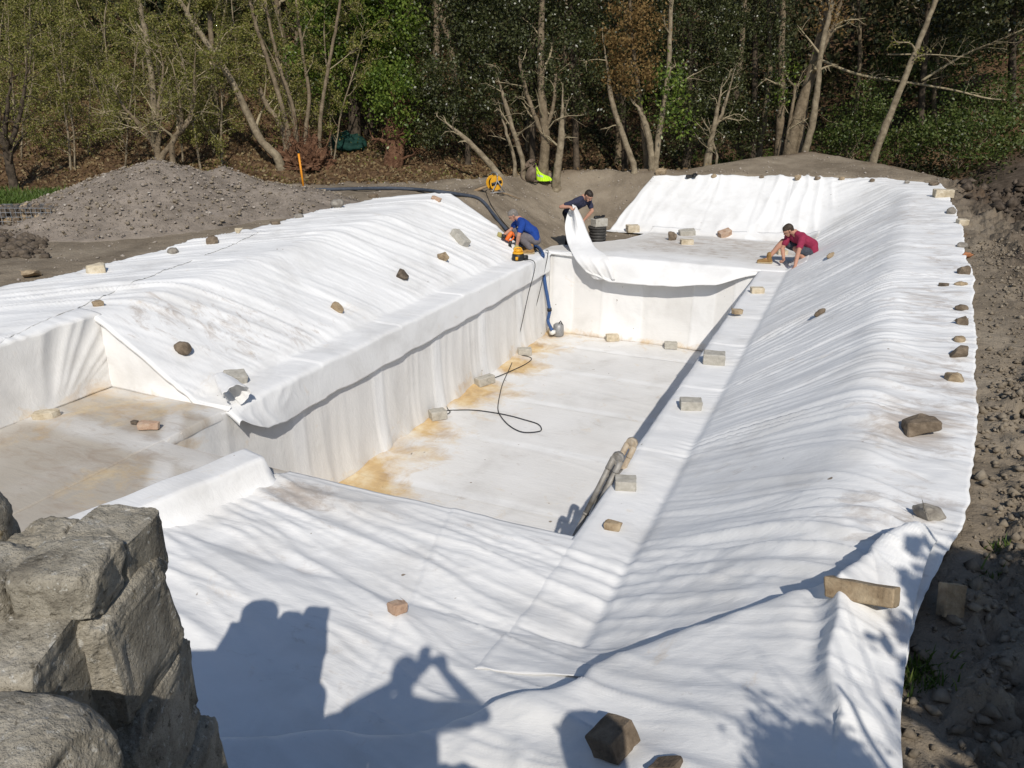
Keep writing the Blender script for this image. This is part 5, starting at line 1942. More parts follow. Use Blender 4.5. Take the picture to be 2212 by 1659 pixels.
# cable reel ----------------------------------------------------------------
P = hit(1068, 415)
s = scale_at(P)
reel = thing("cable_reel", P, "yellow cable reel on a grey tubular stand on the earth bank", "cable reel")
X, Y, Z = axes(0.55)
c = np.array([0, 0, .24])
mb = MB()
disc(mb, c - Y * .10, Y, .185, .185, .02)
disc(mb, c + Y * .10, Y, .185, .185, .02)
mb.build("drum", MAT['yellow'], reel, smooth=False)
mb = MB()
disc(mb, c, Y, .12, .12, .17)
mb.build("wound_cable", MAT['cable'], reel)
mb = MB()
mb.box(c - Y * .118, (.30, .012, .075), rotm(.55) @ np.array([[math.cos(.2), 0, -math.sin(.2)], [0, 1, 0], [math.sin(.2), 0, math.cos(.2)]]))
mb.build("label_band", MAT['black'], reel, smooth=False)
mb = MB()
for y in (-.16, .16):
    mb.tube(smooth_path([X * -.17 + Y * y + Z * .015, X * -.03 + Y * y + Z * .25, X * 0.0 + Y * y + Z * .40], 10), .014, 8)
    mb.tube([X * .20 + Y * y + Z * .015, X * 0.0 + Y * y + Z * .30], .014, 8)
    mb.tube([X * -.19 + Y * y + Z * .014, X * .22 + Y * y + Z * .014], .014, 8)
mb.tube(smooth_path([Y * -.16 + Z * .40, Y * -.13 + Z * .47, Y * 0 + Z * .49, Y * .13 + Z * .47, Y * .16 + Z * .40], 16), .018, 8)
mb.build("stand", MAT['steel'], reel)
mb = MB()
P2 = hit(1036, 412)
mb.box(P2 + np.array([0, 0, .05]), (.38, .13, .055), rotm(.45) @ np.array([[.96, 0, -.28], [0, 1, 0], [.28, 0, .96]]))
tag(mb.build("plank", MAT['plank'], None, smooth=False), "short muddy plank propped beside the yellow cable reel", "plank")
mb = MB()
st_ = [hit(1060, 416) + np.array([0, 0, .05]), hit(1095, 423) + np.array([0, 0, .05]), hit(1124, 434) + np.array([0, 0, .04])]
mb.tube(st_, [.018, .016, .012], 6)
tag(mb.build("stick", MAT['plank']), "thin wooden stick lying down the earth bank from the reel", "stick")

# digger bucket and hi-vis jacket --------------------------------------------
P = hit(1146, 390)
bk = thing("digger_bucket", P, "muddy steel digger bucket standing on the earth bank before the trees", "digger bucket")
X, Y, Z = axes(-0.35)


def pl3(x, y, z):
    return X * x + Y * y + Z * z


side_ = [(-.06, .0), (.12, .0), (.19, .10), (.20, .30), (.10, .44), (-.02, .34), (-.10, .16)]
for y in (-.17, .17):
    solid("side_plate", side_, .025, lambda x, yy, z, y=y: pl3(x, y + yy, z), MAT['rustysteel'], bk)
mb = MB()
sh_ = smooth_path([(.10, .44, 0), (-.08, .38, 0), (-.20, .26, 0), (-.22, .12, 0), (-.14, .02, 0), (-.02, -.01, 0)], 18)
SHP = np.array([[pl3(x, y, z) for y in (-.17, .17)] for x, z, _ in sh_])
mb.add(SHP.reshape(-1, 3), grid_faces(len(sh_), 2))
ob = mb.build("shell", MAT['rustysteel'], bk)
md = ob.modifiers.new("t", 'SOLIDIFY')
md.thickness = .02
for y in (-.07, .07):
    solid("ear", [(-.12, .34), (.06, .42), (.10, .56), (.02, .60), (-.06, .54), (-.14, .46)], .03, lambda x, yy, z, y=y: pl3(x, y + yy, z), MAT['rustysteel'], bk)
mb = MB()
for x, z in ((.05, .54), (-.08, .43)):
    disc(mb, pl3(x, 0, z), Y, .045, .045, .26, 14)
mb.build("pin", MAT['rustysteel'], bk, smooth=False)
mb = MB()
for y in (-.12, 0, .12):
    mb.box(pl3(.17, y, .0), (.12, .05, .03), rotm(-.35))
mb.build("teeth", MAT['rustysteel'], bk, smooth=False)

P = hit(1170, 391)
jk = thing("hi_vis_jacket", P, "fluorescent yellow jacket slung over the side of the digger bucket", "jacket")
X, Y, Z = axes(0.1)
aa, bb = np.meshgrid(np.linspace(0, 1, 60), np.linspace(0, 1, 50), indexing='ij')
xw = (-.17 + .02 * aa) + (.08 + .34 * sst(0, 1, aa)) * bb
zz_ = (.46 - .16 * bb) * (1 - aa) ** 0.8 + 0.012
zz_ = zz_ * (1 - .35 * bb * (1 - aa))
dep = -.12 * np.sin(bb * 3.14) * (0.4 + aa) - .14 * aa + .05 * folds(bb * 4 + .5 * aa, aa * 1.5, 811) + .03 * noise(bb * 5, aa * 4, 812)
JP = X * xw[..., None] + Y * dep[..., None] + Z * zz_[..., None]
o = mesh_obj("jacket_cloth", JP.reshape(-1, 3), grid_faces(60, 50), None, MAT['hivis'], jk)
md = o.modifiers.new("t", 'SOLIDIFY')
md.thickness = .015
i0, i1 = 40, 49
SPt = JP[i0:i1, 2:22] - Y * .012 + Z * .004
o = mesh_obj("reflective_band", SPt.reshape(-1, 3), grid_faces(i1 - i0, 20), None, MAT['reflect'], jk)
md = o.modifiers.new("t", 'SOLIDIFY')
md.thickness = .008

# manhole riser with a block on top -------------------------------------------
mp_ = at(1290, 524, 0.0)
mh = thing("riser_pipe", np.array([mp_[0], mp_[1], 0.0]), "ribbed black drainage riser standing on the far shelf", "riser pipe")
mb = MB()
pts, rad = [], []
z = -.15
for k in range(7):
    for dz, rr0 in ((0, .19), (.012, .215), (.045, .215), (.057, .19)):
        pts.append((0, 0, z + dz))
        rad.append(rr0)
    z += .072
mb.tube(pts, rad, 28)
mb.build("ribbed_body", MAT['rubber'], mh)
mb = MB()
disc(mb, (-.02, .02, z + .015), (0, 0, 1), .225, .225, .05, 28)
mb.build("lid", MAT['rubber'], mh, smooth=False)
bt = np.array([mp_[0], mp_[1], z + .042]) + RGT * .03
me, zm = stone_mesh('block', (.36, .24, .19), 951)
me.materials.append(MAT['concrete'])
o = bpy.data.objects.new("concrete_block", me)
link(o)
o.location = bt + np.array([0, 0, -zm])
o.rotation_euler = (0, 0, YAW + .5)
tag(o, "square grey concrete block on top of the ribbed black riser", "block", "stones weighing down the pool liner")
G = hand_bones((0, 0, 0), (1, 0, 0), (0, 1, 0), .3)
gl = grown("work_glove", [(np.array(a) * 1.3, np.array(b) * 1.3, ra * 1.5, rb * 1.5) for a, b, ra, rb in G] + [(V3(-.09, 0, 0), V3(0, 0, 0), .05, .045)], MAT['black'], .01, None, .004, 3, 2)
gl.location = bt + np.array([0, 0, -2 * zm + .012]) - RGT * .03
gl.rotation_euler = (.1, .05, YAW + .7)
tag(gl, "black work glove lying on the block above the riser", "glove")
for k, (x, y, lab) in enumerate([(1491, 386, "black work glove on the far rim, left one of the pair"), (1500, 383, "black work glove on the far rim, right one of the pair")]):
    q = hit(x, y)
    g2_ = bpy.data.objects.new("work_glove", gl.data)
    link(g2_)
    g2_.location = q + np.array([0, 0, .05])
    g2_.rotation_euler = (0, 0, YAW + .3 + k)
    tag(g2_, lab, "glove", "pair of gloves on the far rim")

# blower / vacuum head on the coping -------------------------------------------
P = hit(1119, 562)
bl = thing("vacuum_cleaner", P, "black and yellow wet vacuum head on the coping by the squatting man", "vacuum")
X, Y, Z = axes(0.15)
mb = MB()
mb.tube([(0, 0, 0), (0, 0, .02), (0, 0, .16), (0, 0, .19)], [.15, .17, .165, .13], 20)
mb.box(X * .19 + Z * .07, (.16, .14, .11), rotm(.15))
mb.build("body", MAT['black'], bl)
mb = MB()
mb.tube([(0, 0, .19), (0, 0, .215), (0, 0, .235)], [.155, .15, .12], 20)
mb.tube([Z * .235, Z * .29, Z * .31], [.10, .085, .05], 16)
mb.build("lid", MAT['yellow'], bl)
mb = MB()
mb.tube(smooth_path([X * -.11 + Z * .23, X * -.08 + Z * .33, X * .06 + Z * .34, X * .12 + Z * .24], 14), .02, 8)
mb.build("handle", MAT['yellow'], bl)
mb = MB()
mb.box(X * -.06 - Y * .165 + Z * .08, (.07, .02, .09), rotm(.15))
mb.build("switch_panel", MAT['yellow'], bl, smooth=False)

bl.scale = (.8, .8, .8)

# orange hand tool held by the man in blue ---------------------------------------
c = atd(1101, 514, float(np.dot(pA - CAMP, FWD)) - .10)
tl = thing("hot_air_gun", c, "orange and black hand tool held by the man in the blue polo shirt", "hand tool")
X, Y, Z = axes(0.0)
mb = MB()
mb.tube([X * .06 + Z * .14, X * .04 + Z * .11, X * -.06 - Z * .02, X * -.08 - Z * .05], [.025, .05, .052, .035], 12)
mb.tube(smooth_path([X * .07 + Z * .12, X * .10 + Z * .03, X * .03 - Z * .06, X * -.04 - Z * .06], 12), .018, 8)
mb.build("casing", MAT['orangep'], tl)
mb = MB()
mb.tube([X * -.12 + Z * .07, X * -.14 + Z * .0], [.06, .05], 10)
mb.tube([X * .02 - Z * .06, X * .0 - Z * .16, X * .03 - Z * .25, X * .06 - Z * .30], [.035, .035, .03, .015], 10)
mb.build("nozzle", MAT['black'], tl)

# folding ladder ------------------------------------------------------------------
LT = np.array([-1.76, 6.35, .30])
ld = thing("folding_ladder", LT, "muddy folding aluminium ladder leaning on the right wall of the pool", "ladder")
dv = np.array([-.75, -.75, -2.16])
Lh = np.linalg.norm(dv)
dn = dv / Lh
wv = np.array([0.03, .36, 0.0])
off = np.cross(dn, wv / np.linalg.norm(wv))
off /= np.linalg.norm(off)
if off[0] > 0:
    off = -off
for k, m_ in ((0, 'alu'), (1, 'aludust')):
    b0 = wv * k
    mb = MB()
    for sgn in (-1, 1):
        a = b0 + off * sgn * .037 + dn * .10
        mb.tube([a, a + dn * .55], .027, 12)
        mb.tube([a + dn * .55, a + dn * .57], .031, 12)
        mb.tube([a + dn * .57, a + dn * 1.15], .024, 12)
        mb.tube([a + dn * 1.15, a + dn * 1.18], .028, 12)
        mb.tube([a + dn * 1.18, a + dn * (Lh - .05)], .021, 12)
    mb.build("rail", MAT[m_], ld)
    mb = MB()
    wn_ = wv / np.linalg.norm(wv)
    disc(mb, b0 + dn * .03, wn_, .060, .060, .05, 8)
    disc(mb, b0 + dn * .02, wn_, .022, .022, .07, 12)
    mb.build("hinge", MAT[m_], ld, smooth=False)
    mb = MB()
    for sgn in (-1, 1):
        a = b0 + off * sgn * .037
        mb.tube([a + dn * .05, a + dn * .16, a + dn * .17], [.029, .031, .031], 12)
    mb.build("collar", MAT[m_], ld)
for k in range(7):
    for sgn in (-1, 1):
        mb = MB()
        a = off * sgn * .037 + dn * (.30 + .29 * k)
        mb.tube([a, a + wv], .017, 8)
        mb.build("rung", MAT['alu'], ld)
for k in (0, 1):
    mb = MB()
    a = wv * k + dn * (Lh - .06)
    mb.tube([a - off * .07, a + off * .07], .028, 10)
    mb.build("foot", MAT['black'], ld)

# heap of green netting in the wood -------------------------------------------------
gpn = hit(752, 318)
thv, phv = np.meshgrid(np.linspace(0, 2 * math.pi, 60), np.linspace(0, math.pi, 30), indexing='ij')
Dn = np.stack([np.cos(thv) * np.sin(phv), np.sin(thv) * np.sin(phv), np.cos(phv)], -1)
Dn2 = Dn * (1 + 0.3 * noise3(Dn, 2.2, 13) + .12 * np.abs(noise3(Dn, 6, 15)))[..., None] * np.array([.55, .4, .32])
o = mesh_obj("netting", (Dn2 + np.array([0, 0, .1])).reshape(-1, 3), grid_faces(60, 30), None, MAT['netting'])
o.location = gpn
tag(o, "bundle of dark green netting among the trunks behind the reel", "netting")

# ------------------------------------------------------------------ the wood
lg = np.random.default_rng(2024)


def leaf_quads(P, size, aspect=0.55, up=0.0, seed=0):
    """leaf-sized folded quads at the points P"""
    n = len(P)
    a = lg.normal(size=(n, 3))
    a /= np.linalg.norm(a, axis=1)[:, None]
    b = lg.normal(size=(n, 3))
    b[:, 2] += up
    b = b - a * (a * b).sum(1)[:, None]
    b /= np.maximum(np.linalg.norm(b, axis=1), 1e-6)[:, None]
    L = size * lg.uniform(.7, 1.3, n)
    a = a * L[:, None] * .5
    b = b * L[:, None] * .5 * aspect
    V = np.stack([P - a, P + b - a * .1, P + a, P - b - a * .1], 1).reshape(-1, 3)
    F = np.arange(4 * n).reshape(-1, 4)
    return V, F


def cloud_points(c, rad, n, clumps, sig, hollow=0.35):
    """points in clumps filling an ellipsoid, mostly in its outer part"""
    d = lg.normal(size=(clumps, 3))
    d /= np.linalg.norm(d, axis=1)[:, None]
    q = (hollow + (1 - hollow) * lg.random(clumps) ** .6)[:, None]
    C = np.array(c) + d * q * np.array(rad)
    w = lg.integers(0, clumps, n)
    s = sig * lg.uniform(.5, 1.4, clumps)
    return C[w] + lg.normal(size=(n, 3)) * s[w][:, None] * np.array([1, 1, .75])


def wander(p, d, length, seg, droop=0.0, jit=0.25):
    pts = [np.array(p, float)]
    d = np.array(d, float)
    d /= np.linalg.norm(d)
    for k in range(seg):
        d = d + lg.normal(size=3) * jit + np.array([0, 0, -droop])
        d /= np.linalg.norm(d)
        pts.append(pts[-1] + d * length / seg)
    return np.array(pts)


def add_limbs(mb, path, r_at, n, t0, length, up=0.35, sub=4, sublen=0.45, tips=None, fork=0.8, droop=0.02, minr=.005):
    """side limbs with twigs along a trunk path"""
    m = len(path) - 1
    for k in range(n):
        t = t0 + (1 - t0) * (k + lg.random()) / n
        i = min(int(t * m), m - 1)
        p = path[i] + (path[i + 1] - path[i]) * (t * m - i)
        tg = path[i + 1] - path[i]
        tg = tg / np.linalg.norm(tg)
        o = lg.normal(size=3)
        o -= tg * (o @ tg)
        o /= np.linalg.norm(o)
        d = o * fork + tg * .45 + np.array([0, 0, up])
        L = length * lg.uniform(.5, 1.15) * (1.1 - .5 * t)
        r0 = max(minr * 1.3, r_at * (1 - .75 * t) * lg.uniform(.25, .5))
        w = wander(p, d, L, 6, droop, .22)
        mb.tube(w, np.linspace(r0, minr, 7), 5, False)
        for q in range(sub):
            j = lg.integers(2, 6)
            w2 = wander(w[j], (w[j + 1] - w[j]) / np.linalg.norm(w[j + 1] - w[j]) + lg.normal(size=3) * .7 + np.array([0, 0, .15]), L * sublen * lg.uniform(.5, 1.2), 4, droop, .25)
            mb.tube(w2, np.linspace(max(minr, r0 * .4), minr * .6, 5), 3, False)
            if tips is not None:
                tips.append(w2[1:])
        if tips is not None:
            tips.append(w[3:])


def px_path(pts, f):
    out = []
    for k, (x, y) in enumerate(pts):
        ff = f if np.isscalar(f) else f[0] + (f[1] - f[0]) * k / max(1, len(pts) - 1)
        out.append(atd(x, y, ff))
    return out


def to_ground(P):
    """let the first point of a trunk stand on the ground"""
    q = P[0].copy()
    g = float(ground_z(q[0], q[1], False)) - .12
    if q[2] > g + .1:
        d = (P[0] - P[1])
        d[2] = 0
        q2 = q + d * .15
        q2[2] = float(ground_z(q2[0], q2[1], False)) - .12
        return [q2] + list(P)
    return list(P)


def tree(name, label, stems, f, bark='bark', limbs=8, limb_len=1.6, leaves=None, group=None, grow=4.0, leaf='spring', leaf_n=0, leaf_size=.07, clouds=(), t0=.35, cat="tree", sub=4, flare=1.35):
    """stems: list of (picture path, width px at foot, width px at top)"""
    root = None
    tips = []
    mb = MB()
    tw = MB()
    for pts, w0, w1 in stems:
        P = px_path(pts, f)
        s = scale_at(P[0])
        first = root is None
        P = to_ground(P) if len(P) > 1 else P
        if pts[-1][1] <= 4 and grow:
            d = P[-1] - P[-2]
            d = d / np.linalg.norm(d)
            P = P + [P[-1] + d * grow * .5 + lg.normal(size=3) * .15, P[-1] + d * grow + lg.normal(size=3) * .3]
            w1 = w1 * .5
        P = smooth_path(P, 8 * len(P))
        P = P + np.stack([0.02 * noise(np.arange(len(P)) * .35, 0 * P[:, 0] + q + w0, 900 + q) for q in range(3)], 1) * np.array([1, 1, .3])
        t = np.linspace(0, 1, len(P))
        r = (w0 + (w1 - w0) * t) * s / 2 * (1 + (flare - 1) * np.exp(-t * 14))
        r = r * (1 + .10 * noise(t * 22, 0 * t + w0, 55) + .10 * np.clip(noise(t * 9, 0 * t + w1, 56), 0, 1)) * (1 - .85 * sst(.62, 1, t) * (grow == 0))
        if root is None:
            root = thing(name, P[0], label, cat, group)
        loc = np.array(root.location)
        mb.tube(P - loc, r, 10)
        add_limbs(tw, P - loc, r[0], limbs, t0, limb_len, tips=tips, sub=sub)
    mb.build("trunk", MAT[bark], root)
    if limbs:
        # limbs share the bark
        tw.build("branches" if False else "limb", MAT['twig' if bark in ('bark', 'palebark') else bark], root)['kind'] = 'stuff'
    LP = []
    if leaf_n and tips:
        T = np.concatenate(tips)
        LP.append(T[lg.integers(0, len(T), leaf_n)] + lg.normal(size=(leaf_n, 3)) * .06)
    loc = np.array(root.location)
    for c, rad, n, cl, sg in clouds:
        LP.append(cloud_points(np.array(c) - loc, rad, n, cl, sg))
    if LP:
        V, F = leaf_quads(np.concatenate(LP), leaf_size, .6)
        mesh_obj("crown", V, F, None, MAT[leaf], root, smooth=False)['kind'] = 'stuff'
    return root


def cl(px, py, rx, ry, f, n, depth=.9, clumps=None, sig=.20):
    c = atd(px, py, f)
    s = scale_at(c)
    rad = (rx * s, rx * s * depth, ry * s)
    return (c, rad, n, clumps or max(14, int(n / 60)), sig)


# evergreen hollies and ivy-clad trees that close off the middle ------------------
EV = "dark evergreens at the edge of the wood"
hol = [
    ("glossy dark holly left of the twin leaning stems, behind the leaning log", [(1010, 330), (1000, 200), (985, 60), (980, 0)], 14, 23.4, [(975, 150, 100, 140, 4200), (930, 260, 90, 60, 1700), (1000, -130, 130, 170, 2600)]),
    ("broad dark holly above the digger bucket with pale sparkling leaves", [(1150, 345), (1150, 200), (1140, 60), (1140, 0)], 16, 23.2, [(1090, 110, 110, 150, 5200), (1120, -150, 150, 170, 2600)]),
    ("dark holly over the thick forked trunk, behind the hi-vis jacket", [(1245, 350), (1240, 200), (1235, 60), (1230, 0)], 16, 23.6, [(1215, 100, 110, 140, 5200), (1230, -150, 150, 170, 2600), (1300, 200, 70, 60, 1200)]),
    ("tall dark holly between the brown-leaved tree and the Y-shaped tree", [(1480, 345), (1490, 200), (1490, 60), (1490, 0)], 14, 25.2, [(1500, 110, 95, 160, 4600), (1490, -150, 150, 170, 2600), (1470, 280, 70, 60, 1200)]),
    ("dark holly right of the Y-shaped tree, before the twin trunks", [(1625, 340), (1630, 200), (1630, 60), (1630, 0)], 16, 26.0, [(1620, 120, 110, 160, 4600), (1640, -150, 150, 170, 2600), (1600, 290, 80, 50, 1200)]),
    ("shadowy holly behind the brown-leaved tree", [(1350, 345), (1345, 200), (1350, 60), (1350, 0)], 16, 26.5, [(1350, 60, 120, 110, 3000), (1360, -150, 150, 170, 2600)]),
]
for lab, st, w, f, cs in hol:
    tree("holly_tree", lab, [(st, w, w * .7)], f, 'darkbark', 10, 1.4, leaf='holly', leaf_size=.078, group=EV,
         clouds=[cl(x, y, rx, ry, f - .4, int(n * (2.0 if y > 0 else 3.2)), clumps=int(n / 38), sig=.19) for x, y, rx, ry, n in cs], sub=3)
iv = [
    ("ivy-clad tree with bright green leaves just right of the reddish stump", [(765, 330), (765, 200), (760, 60), (755, 0)], 26, 24.0, [(700, 130, 75, 110, 3000), (740, 20, 90, 70, 1800), (720, -130, 110, 130, 1400)]),
    ("tall ivy-covered trunk above the green netting", [(800, 300), (795, 180), (800, 60), (800, 0)], 24, 24.8, [(800, 70, 55, 120, 2800), (820, -130, 100, 150, 1500)]),
    ("ivy-hung tree above the rotten reddish trunk", [(872, 330), (868, 200), (865, 60), (862, 0)], 20, 23.8, [(868, 90, 55, 150, 3200), (840, 200, 70, 70, 1200), (868, -150, 100, 160, 1400)]),
]
for lab, st, w, f, cs in iv:
    tree("ivy_tree", lab, [(st, w, w * .7)], f, 'darkbark', 6, 1.2, leaf='ivy', leaf_size=.10, group=EV,
         clouds=[cl(x, y, rx, ry, f - .3, int(n * (1.4 if y > 0 else 3)), sig=.20) for x, y, rx, ry, n in cs], sub=3)
tree("beech_tree", "tree with a crown of dry brown leaves in the middle of the wood edge", [([(1395, 345), (1385, 240), (1370, 120), (1360, 0)], 12, 8)], 23.0, 'bark', 7, 1.2,
     leaf='brownleaf', leaf_size=.085, clouds=[cl(1362, 125, 66, 90, 22.6, 2300, clumps=26, sig=.17), cl(1335, 45, 60, 60, 22.8, 1100, clumps=14), cl(1395, 60, 40, 60, 22.8, 600, clumps=10)])

# named trunks along the dirt edge ---------------------------------------------------
tree("leaning_tree", "thin bare log leaning steeply left, its foot by the cable reel", [([(1088, 392), (1050, 345), (1000, 295), (945, 252)], 15, 8)], 21.6, 'palebark', 5, .8, grow=0, t0=.5)
tree("tree", "pair of thin pale stems leaning left behind the digger bucket", [([(1128, 345), (1105, 270), (1085, 200), (1070, 150)], 12, 7), ([(1110, 340), (1092, 280), (1075, 215)], 9, 5)], 22.2, 'palebark', 5, 1.0, grow=0)
tree("tree", "thick rough trunk forking upward behind the yellow jacket", [([(1172, 372), (1178, 300), (1172, 225), (1168, 150), (1170, 0)], 25, 13), ([(1176, 310), (1155, 250), (1135, 190), (1120, 120)], 13, 6), ([(1176, 300), (1195, 230), (1200, 160)], 11, 6)], 22.4, 'bark', 6, 1.3)
tree("tree", "short mottled trunk right of the yellow jacket", [([(1203, 375), (1210, 320), (1214, 260), (1216, 180)], 19, 11)], 22.2, 'palebark', 4, 1.0, grow=0)
tree("tree", "slanting bare trunk left of the V-shaped pair of trunks", [([(1368, 356), (1345, 290), (1322, 220), (1312, 150), (1300, 60)], 14, 8)], 22.5, 'palebark', 5, 1.0, grow=0)
tree("tree", "curved left trunk of the V-shaped pair at the dirt edge", [([(1408, 354), (1402, 300), (1385, 245), (1362, 212)], 15, 12)], 22.6, 'palebark', 2, .5, grow=0)
tree("tree", "straight right trunk of the V-shaped pair with twigs to the right", [([(1416, 354), (1425, 280), (1438, 200), (1446, 120), (1450, 0)], 15, 11)], 22.6, 'palebark', 9, 1.4, leaf='ivy', leaf_size=.1, clouds=[cl(1440, 190, 48, 70, 22.5, 700), cl(1465, 330 - 60, 40, 40, 22.5, 300)])
tree("tree", "Y-shaped pale tree with two slim forks", [([(1527, 343), (1540, 285), (1552, 225), (1562, 170)], 13, 7), ([(1540, 290), (1556, 255), (1572, 205), (1590, 140)], 9, 6), ([(1548, 338), (1542, 315), (1538, 290)], 6, 5)], 23.6, 'palebark', 6, 1.1, grow=0)
tree("tree", "upright dark-footed trunk just left of the big twin trunks", [([(1682, 332), (1686, 250), (1688, 190), (1688, 100), (1690, 0)], 22, 15)], 25.0, 'bark', 4, 1.1, leaf='ivy', leaf_size=.1, clouds=[cl(1690, 180, 30, 60, 24.9, 350)])
tree("tree", "big twin trunk leaning right with a torn bark stripe", [([(1704, 332), (1728, 240), (1752, 160), (1775, 70), (1792, 0)], 30, 19), ([(1745, 190), (1775, 110), (1800, 55), (1818, 0)], 15, 11), ([(1700, 300), (1712, 230), (1718, 180)], 8, 6)], 24.6, 'bark', 8, 1.6, leaf='brownleaf', leaf_size=.09, clouds=[cl(1790, 20, 45, 60, 24.6, 350)])
tree("tree", "smooth pale trunk rising just right of the big twin trunks", [([(1737, 336), (1752, 280), (1765, 200), (1772, 120), (1790, 40), (1800, 0)], 17, 11)], 24.2, 'palebark', 5, 1.2)
tree("tree", "long slim trunk leaning far to the right above the end of the dirt bank", [([(1886, 348), (1912, 275), (1950, 180), (1990, 80), (2022, 0)], 18, 12)], 22.8, 'palebark', 4, 1.2, leaf='spring', leaf_n=250)

tree("tree", "tall leafy tree added to shade the slope, its crown above the leaning trunk", [([(1985, 330), (1992, 200), (2000, 90), (2006, 0)], 16, 11)], 27.5, 'darkbark', 7, 1.6, leaf='holly', leaf_size=.12,  # added tree; big crown out of view shades the right hillside
     clouds=[cl(1900, -190, 190, 140, 24.5, 9000), cl(2120, -160, 190, 170, 25, 9000), cl(2080, 30, 120, 60, 28, 2500)])
tree("tree", "second tall leafy tree added for shade at the right edge, mostly above the picture", [([(2190, 320), (2185, 200), (2188, 90), (2190, 0)], 18, 12)], 28.5, 'darkbark', 7, 1.6, leaf='holly', leaf_size=.12,  # added likewise, its high crown darkens the slope beneath
     clouds=[cl(2250, -120, 170, 160, 25.5, 8000), cl(2180, 40, 90, 70, 29, 2500)])

# left side ---------------------------------------------------------------------------
tree("tree", "open many-branched tree just behind the soil heap", [([(345, 352), (335, 318), (300, 268), (262, 222), (240, 160)], 16, 6), ([(340, 330), (345, 285), (342, 240), (352, 150), (335, 60)], 14, 5), ([(348, 345), (375, 305), (392, 262), (385, 205), (372, 130)], 14, 5), ([(372, 308), (400, 275), (418, 225), (420, 150), (425, 60)], 12, 5)],
     21.5, 'bark', 11, 1.5, leaf='spring', leaf_n=4500, leaf_size=.05, grow=0, t0=.4, sub=6)
tree("tree", "straight pale-barked trunk behind the many-branched tree", [([(338, 340), (336, 270), (330, 190), (318, 90), (300, 0)], 17, 9)], 23.5, 'palebark', 5, 1.2, leaf='spring', leaf_n=2200)
tree("tree", "upright mossy trunk between the many-branched tree and the long leaning trunk", [([(476, 285), (466, 220), (460, 140), (455, 60), (450, 0)], 16, 9)], 26.0, 'bark', 5, 1.3, leaf='spring', leaf_n=2200)
tree("tree", "long pale trunk leaning left from the reddish stump to the top of the picture", [([(600, 342), (562, 300), (535, 245), (495, 165), (455, 105), (415, 45), (388, 0)], 19, 12)], 22.0, 'palebark', 8, 1.8, leaf='spring', leaf_n=2400, t0=.25)
st_ = tree("coppice_stool", "ragged reddish stump with thin stems growing out of it", [([(625, 300), (610, 235), (585, 150), (555, 60), (540, 0)], 13, 8), ([(640, 300), (632, 230), (600, 130), (580, 40), (570, 0)], 10, 6), ([(660, 290), (668, 210), (655, 120), (640, 0)], 10, 6), ([(690, 290), (700, 200), (720, 90), (735, 0)], 10, 6), ([(610, 280), (575, 225), (560, 190)], 12, 9)],
           22.3, 'bark', 6, 1.2, leaf='spring', leaf_n=3600, cat="tree stump", t0=.4)
base_ = atd(655, 300, 22.4)
gb = float(ground_z(base_[0], base_[1], False))
th, ph = np.meshgrid(np.linspace(0, 2 * math.pi, 110), np.linspace(0.02, math.pi * .5, 60), indexing='ij')
D2 = np.stack([np.cos(th) * np.sin(ph), np.sin(th) * np.sin(ph), np.cos(ph)], -1)
rr = .78 + .30 * noise3(D2, 2.5, 31) + .30 * np.abs(noise3(D2, 6, 33)) + .22 * noise3(D2, 13, 35)
SP = D2 * rr[..., None] * np.array([.9, .7, .85]) + np.array([base_[0], base_[1], gb - .1]) - np.array(st_.location)
mesh_obj("stump", SP.reshape(-1, 3), grid_faces(110, 60, True), None, MAT['redbark'], st_)
mb = MB()
for k in range(46):
    a_ = lg.uniform(0, 6.283)
    q0 = np.array([base_[0], base_[1], gb]) + np.array([math.cos(a_) * lg.uniform(.1, .8), math.sin(a_) * lg.uniform(.1, .6), lg.uniform(.2, .6)])
    mb.tube(wander(q0 - np.array(st_.location), (lg.normal(0, .6), lg.normal(0, .6), .9), lg.uniform(.4, 1.3), 5, 0, .3), np.linspace(.016, .006, 6), 4, False)
mb.build("shoot", MAT['redbark'], st_)['kind'] = 'stuff'
tree("rotten_trunk", "thick rotten reddish trunk between the netting and the leaning log", [([(845, 385), (850, 330), (848, 270), (852, 200)], 42, 24), ([(862, 360), (868, 300), (872, 255)], 18, 14)], 22.5, 'redbark', 9, 1.0, grow=0, cat="tree", leaf='ivy', leaf_size=.09, clouds=[cl(852, 195, 48, 60, 22.4, 1500), cl(870, 270, 30, 40, 22.3, 350)])
tree("shrub", "dark many-stemmed shrub at the left edge of the picture", [([(18, 345), (10, 290), (18, 220), (30, 120)], 18, 6), ([(22, 330), (40, 260), (55, 180), (60, 80)], 12, 5), ([(14, 330), (-12, 250), (-20, 150)], 12, 5)], 20.5, 'darkbark', 10, 1.1, leaf='spring', leaf_n=900, leaf_size=.055, grow=0, cat="shrub", t0=.2)

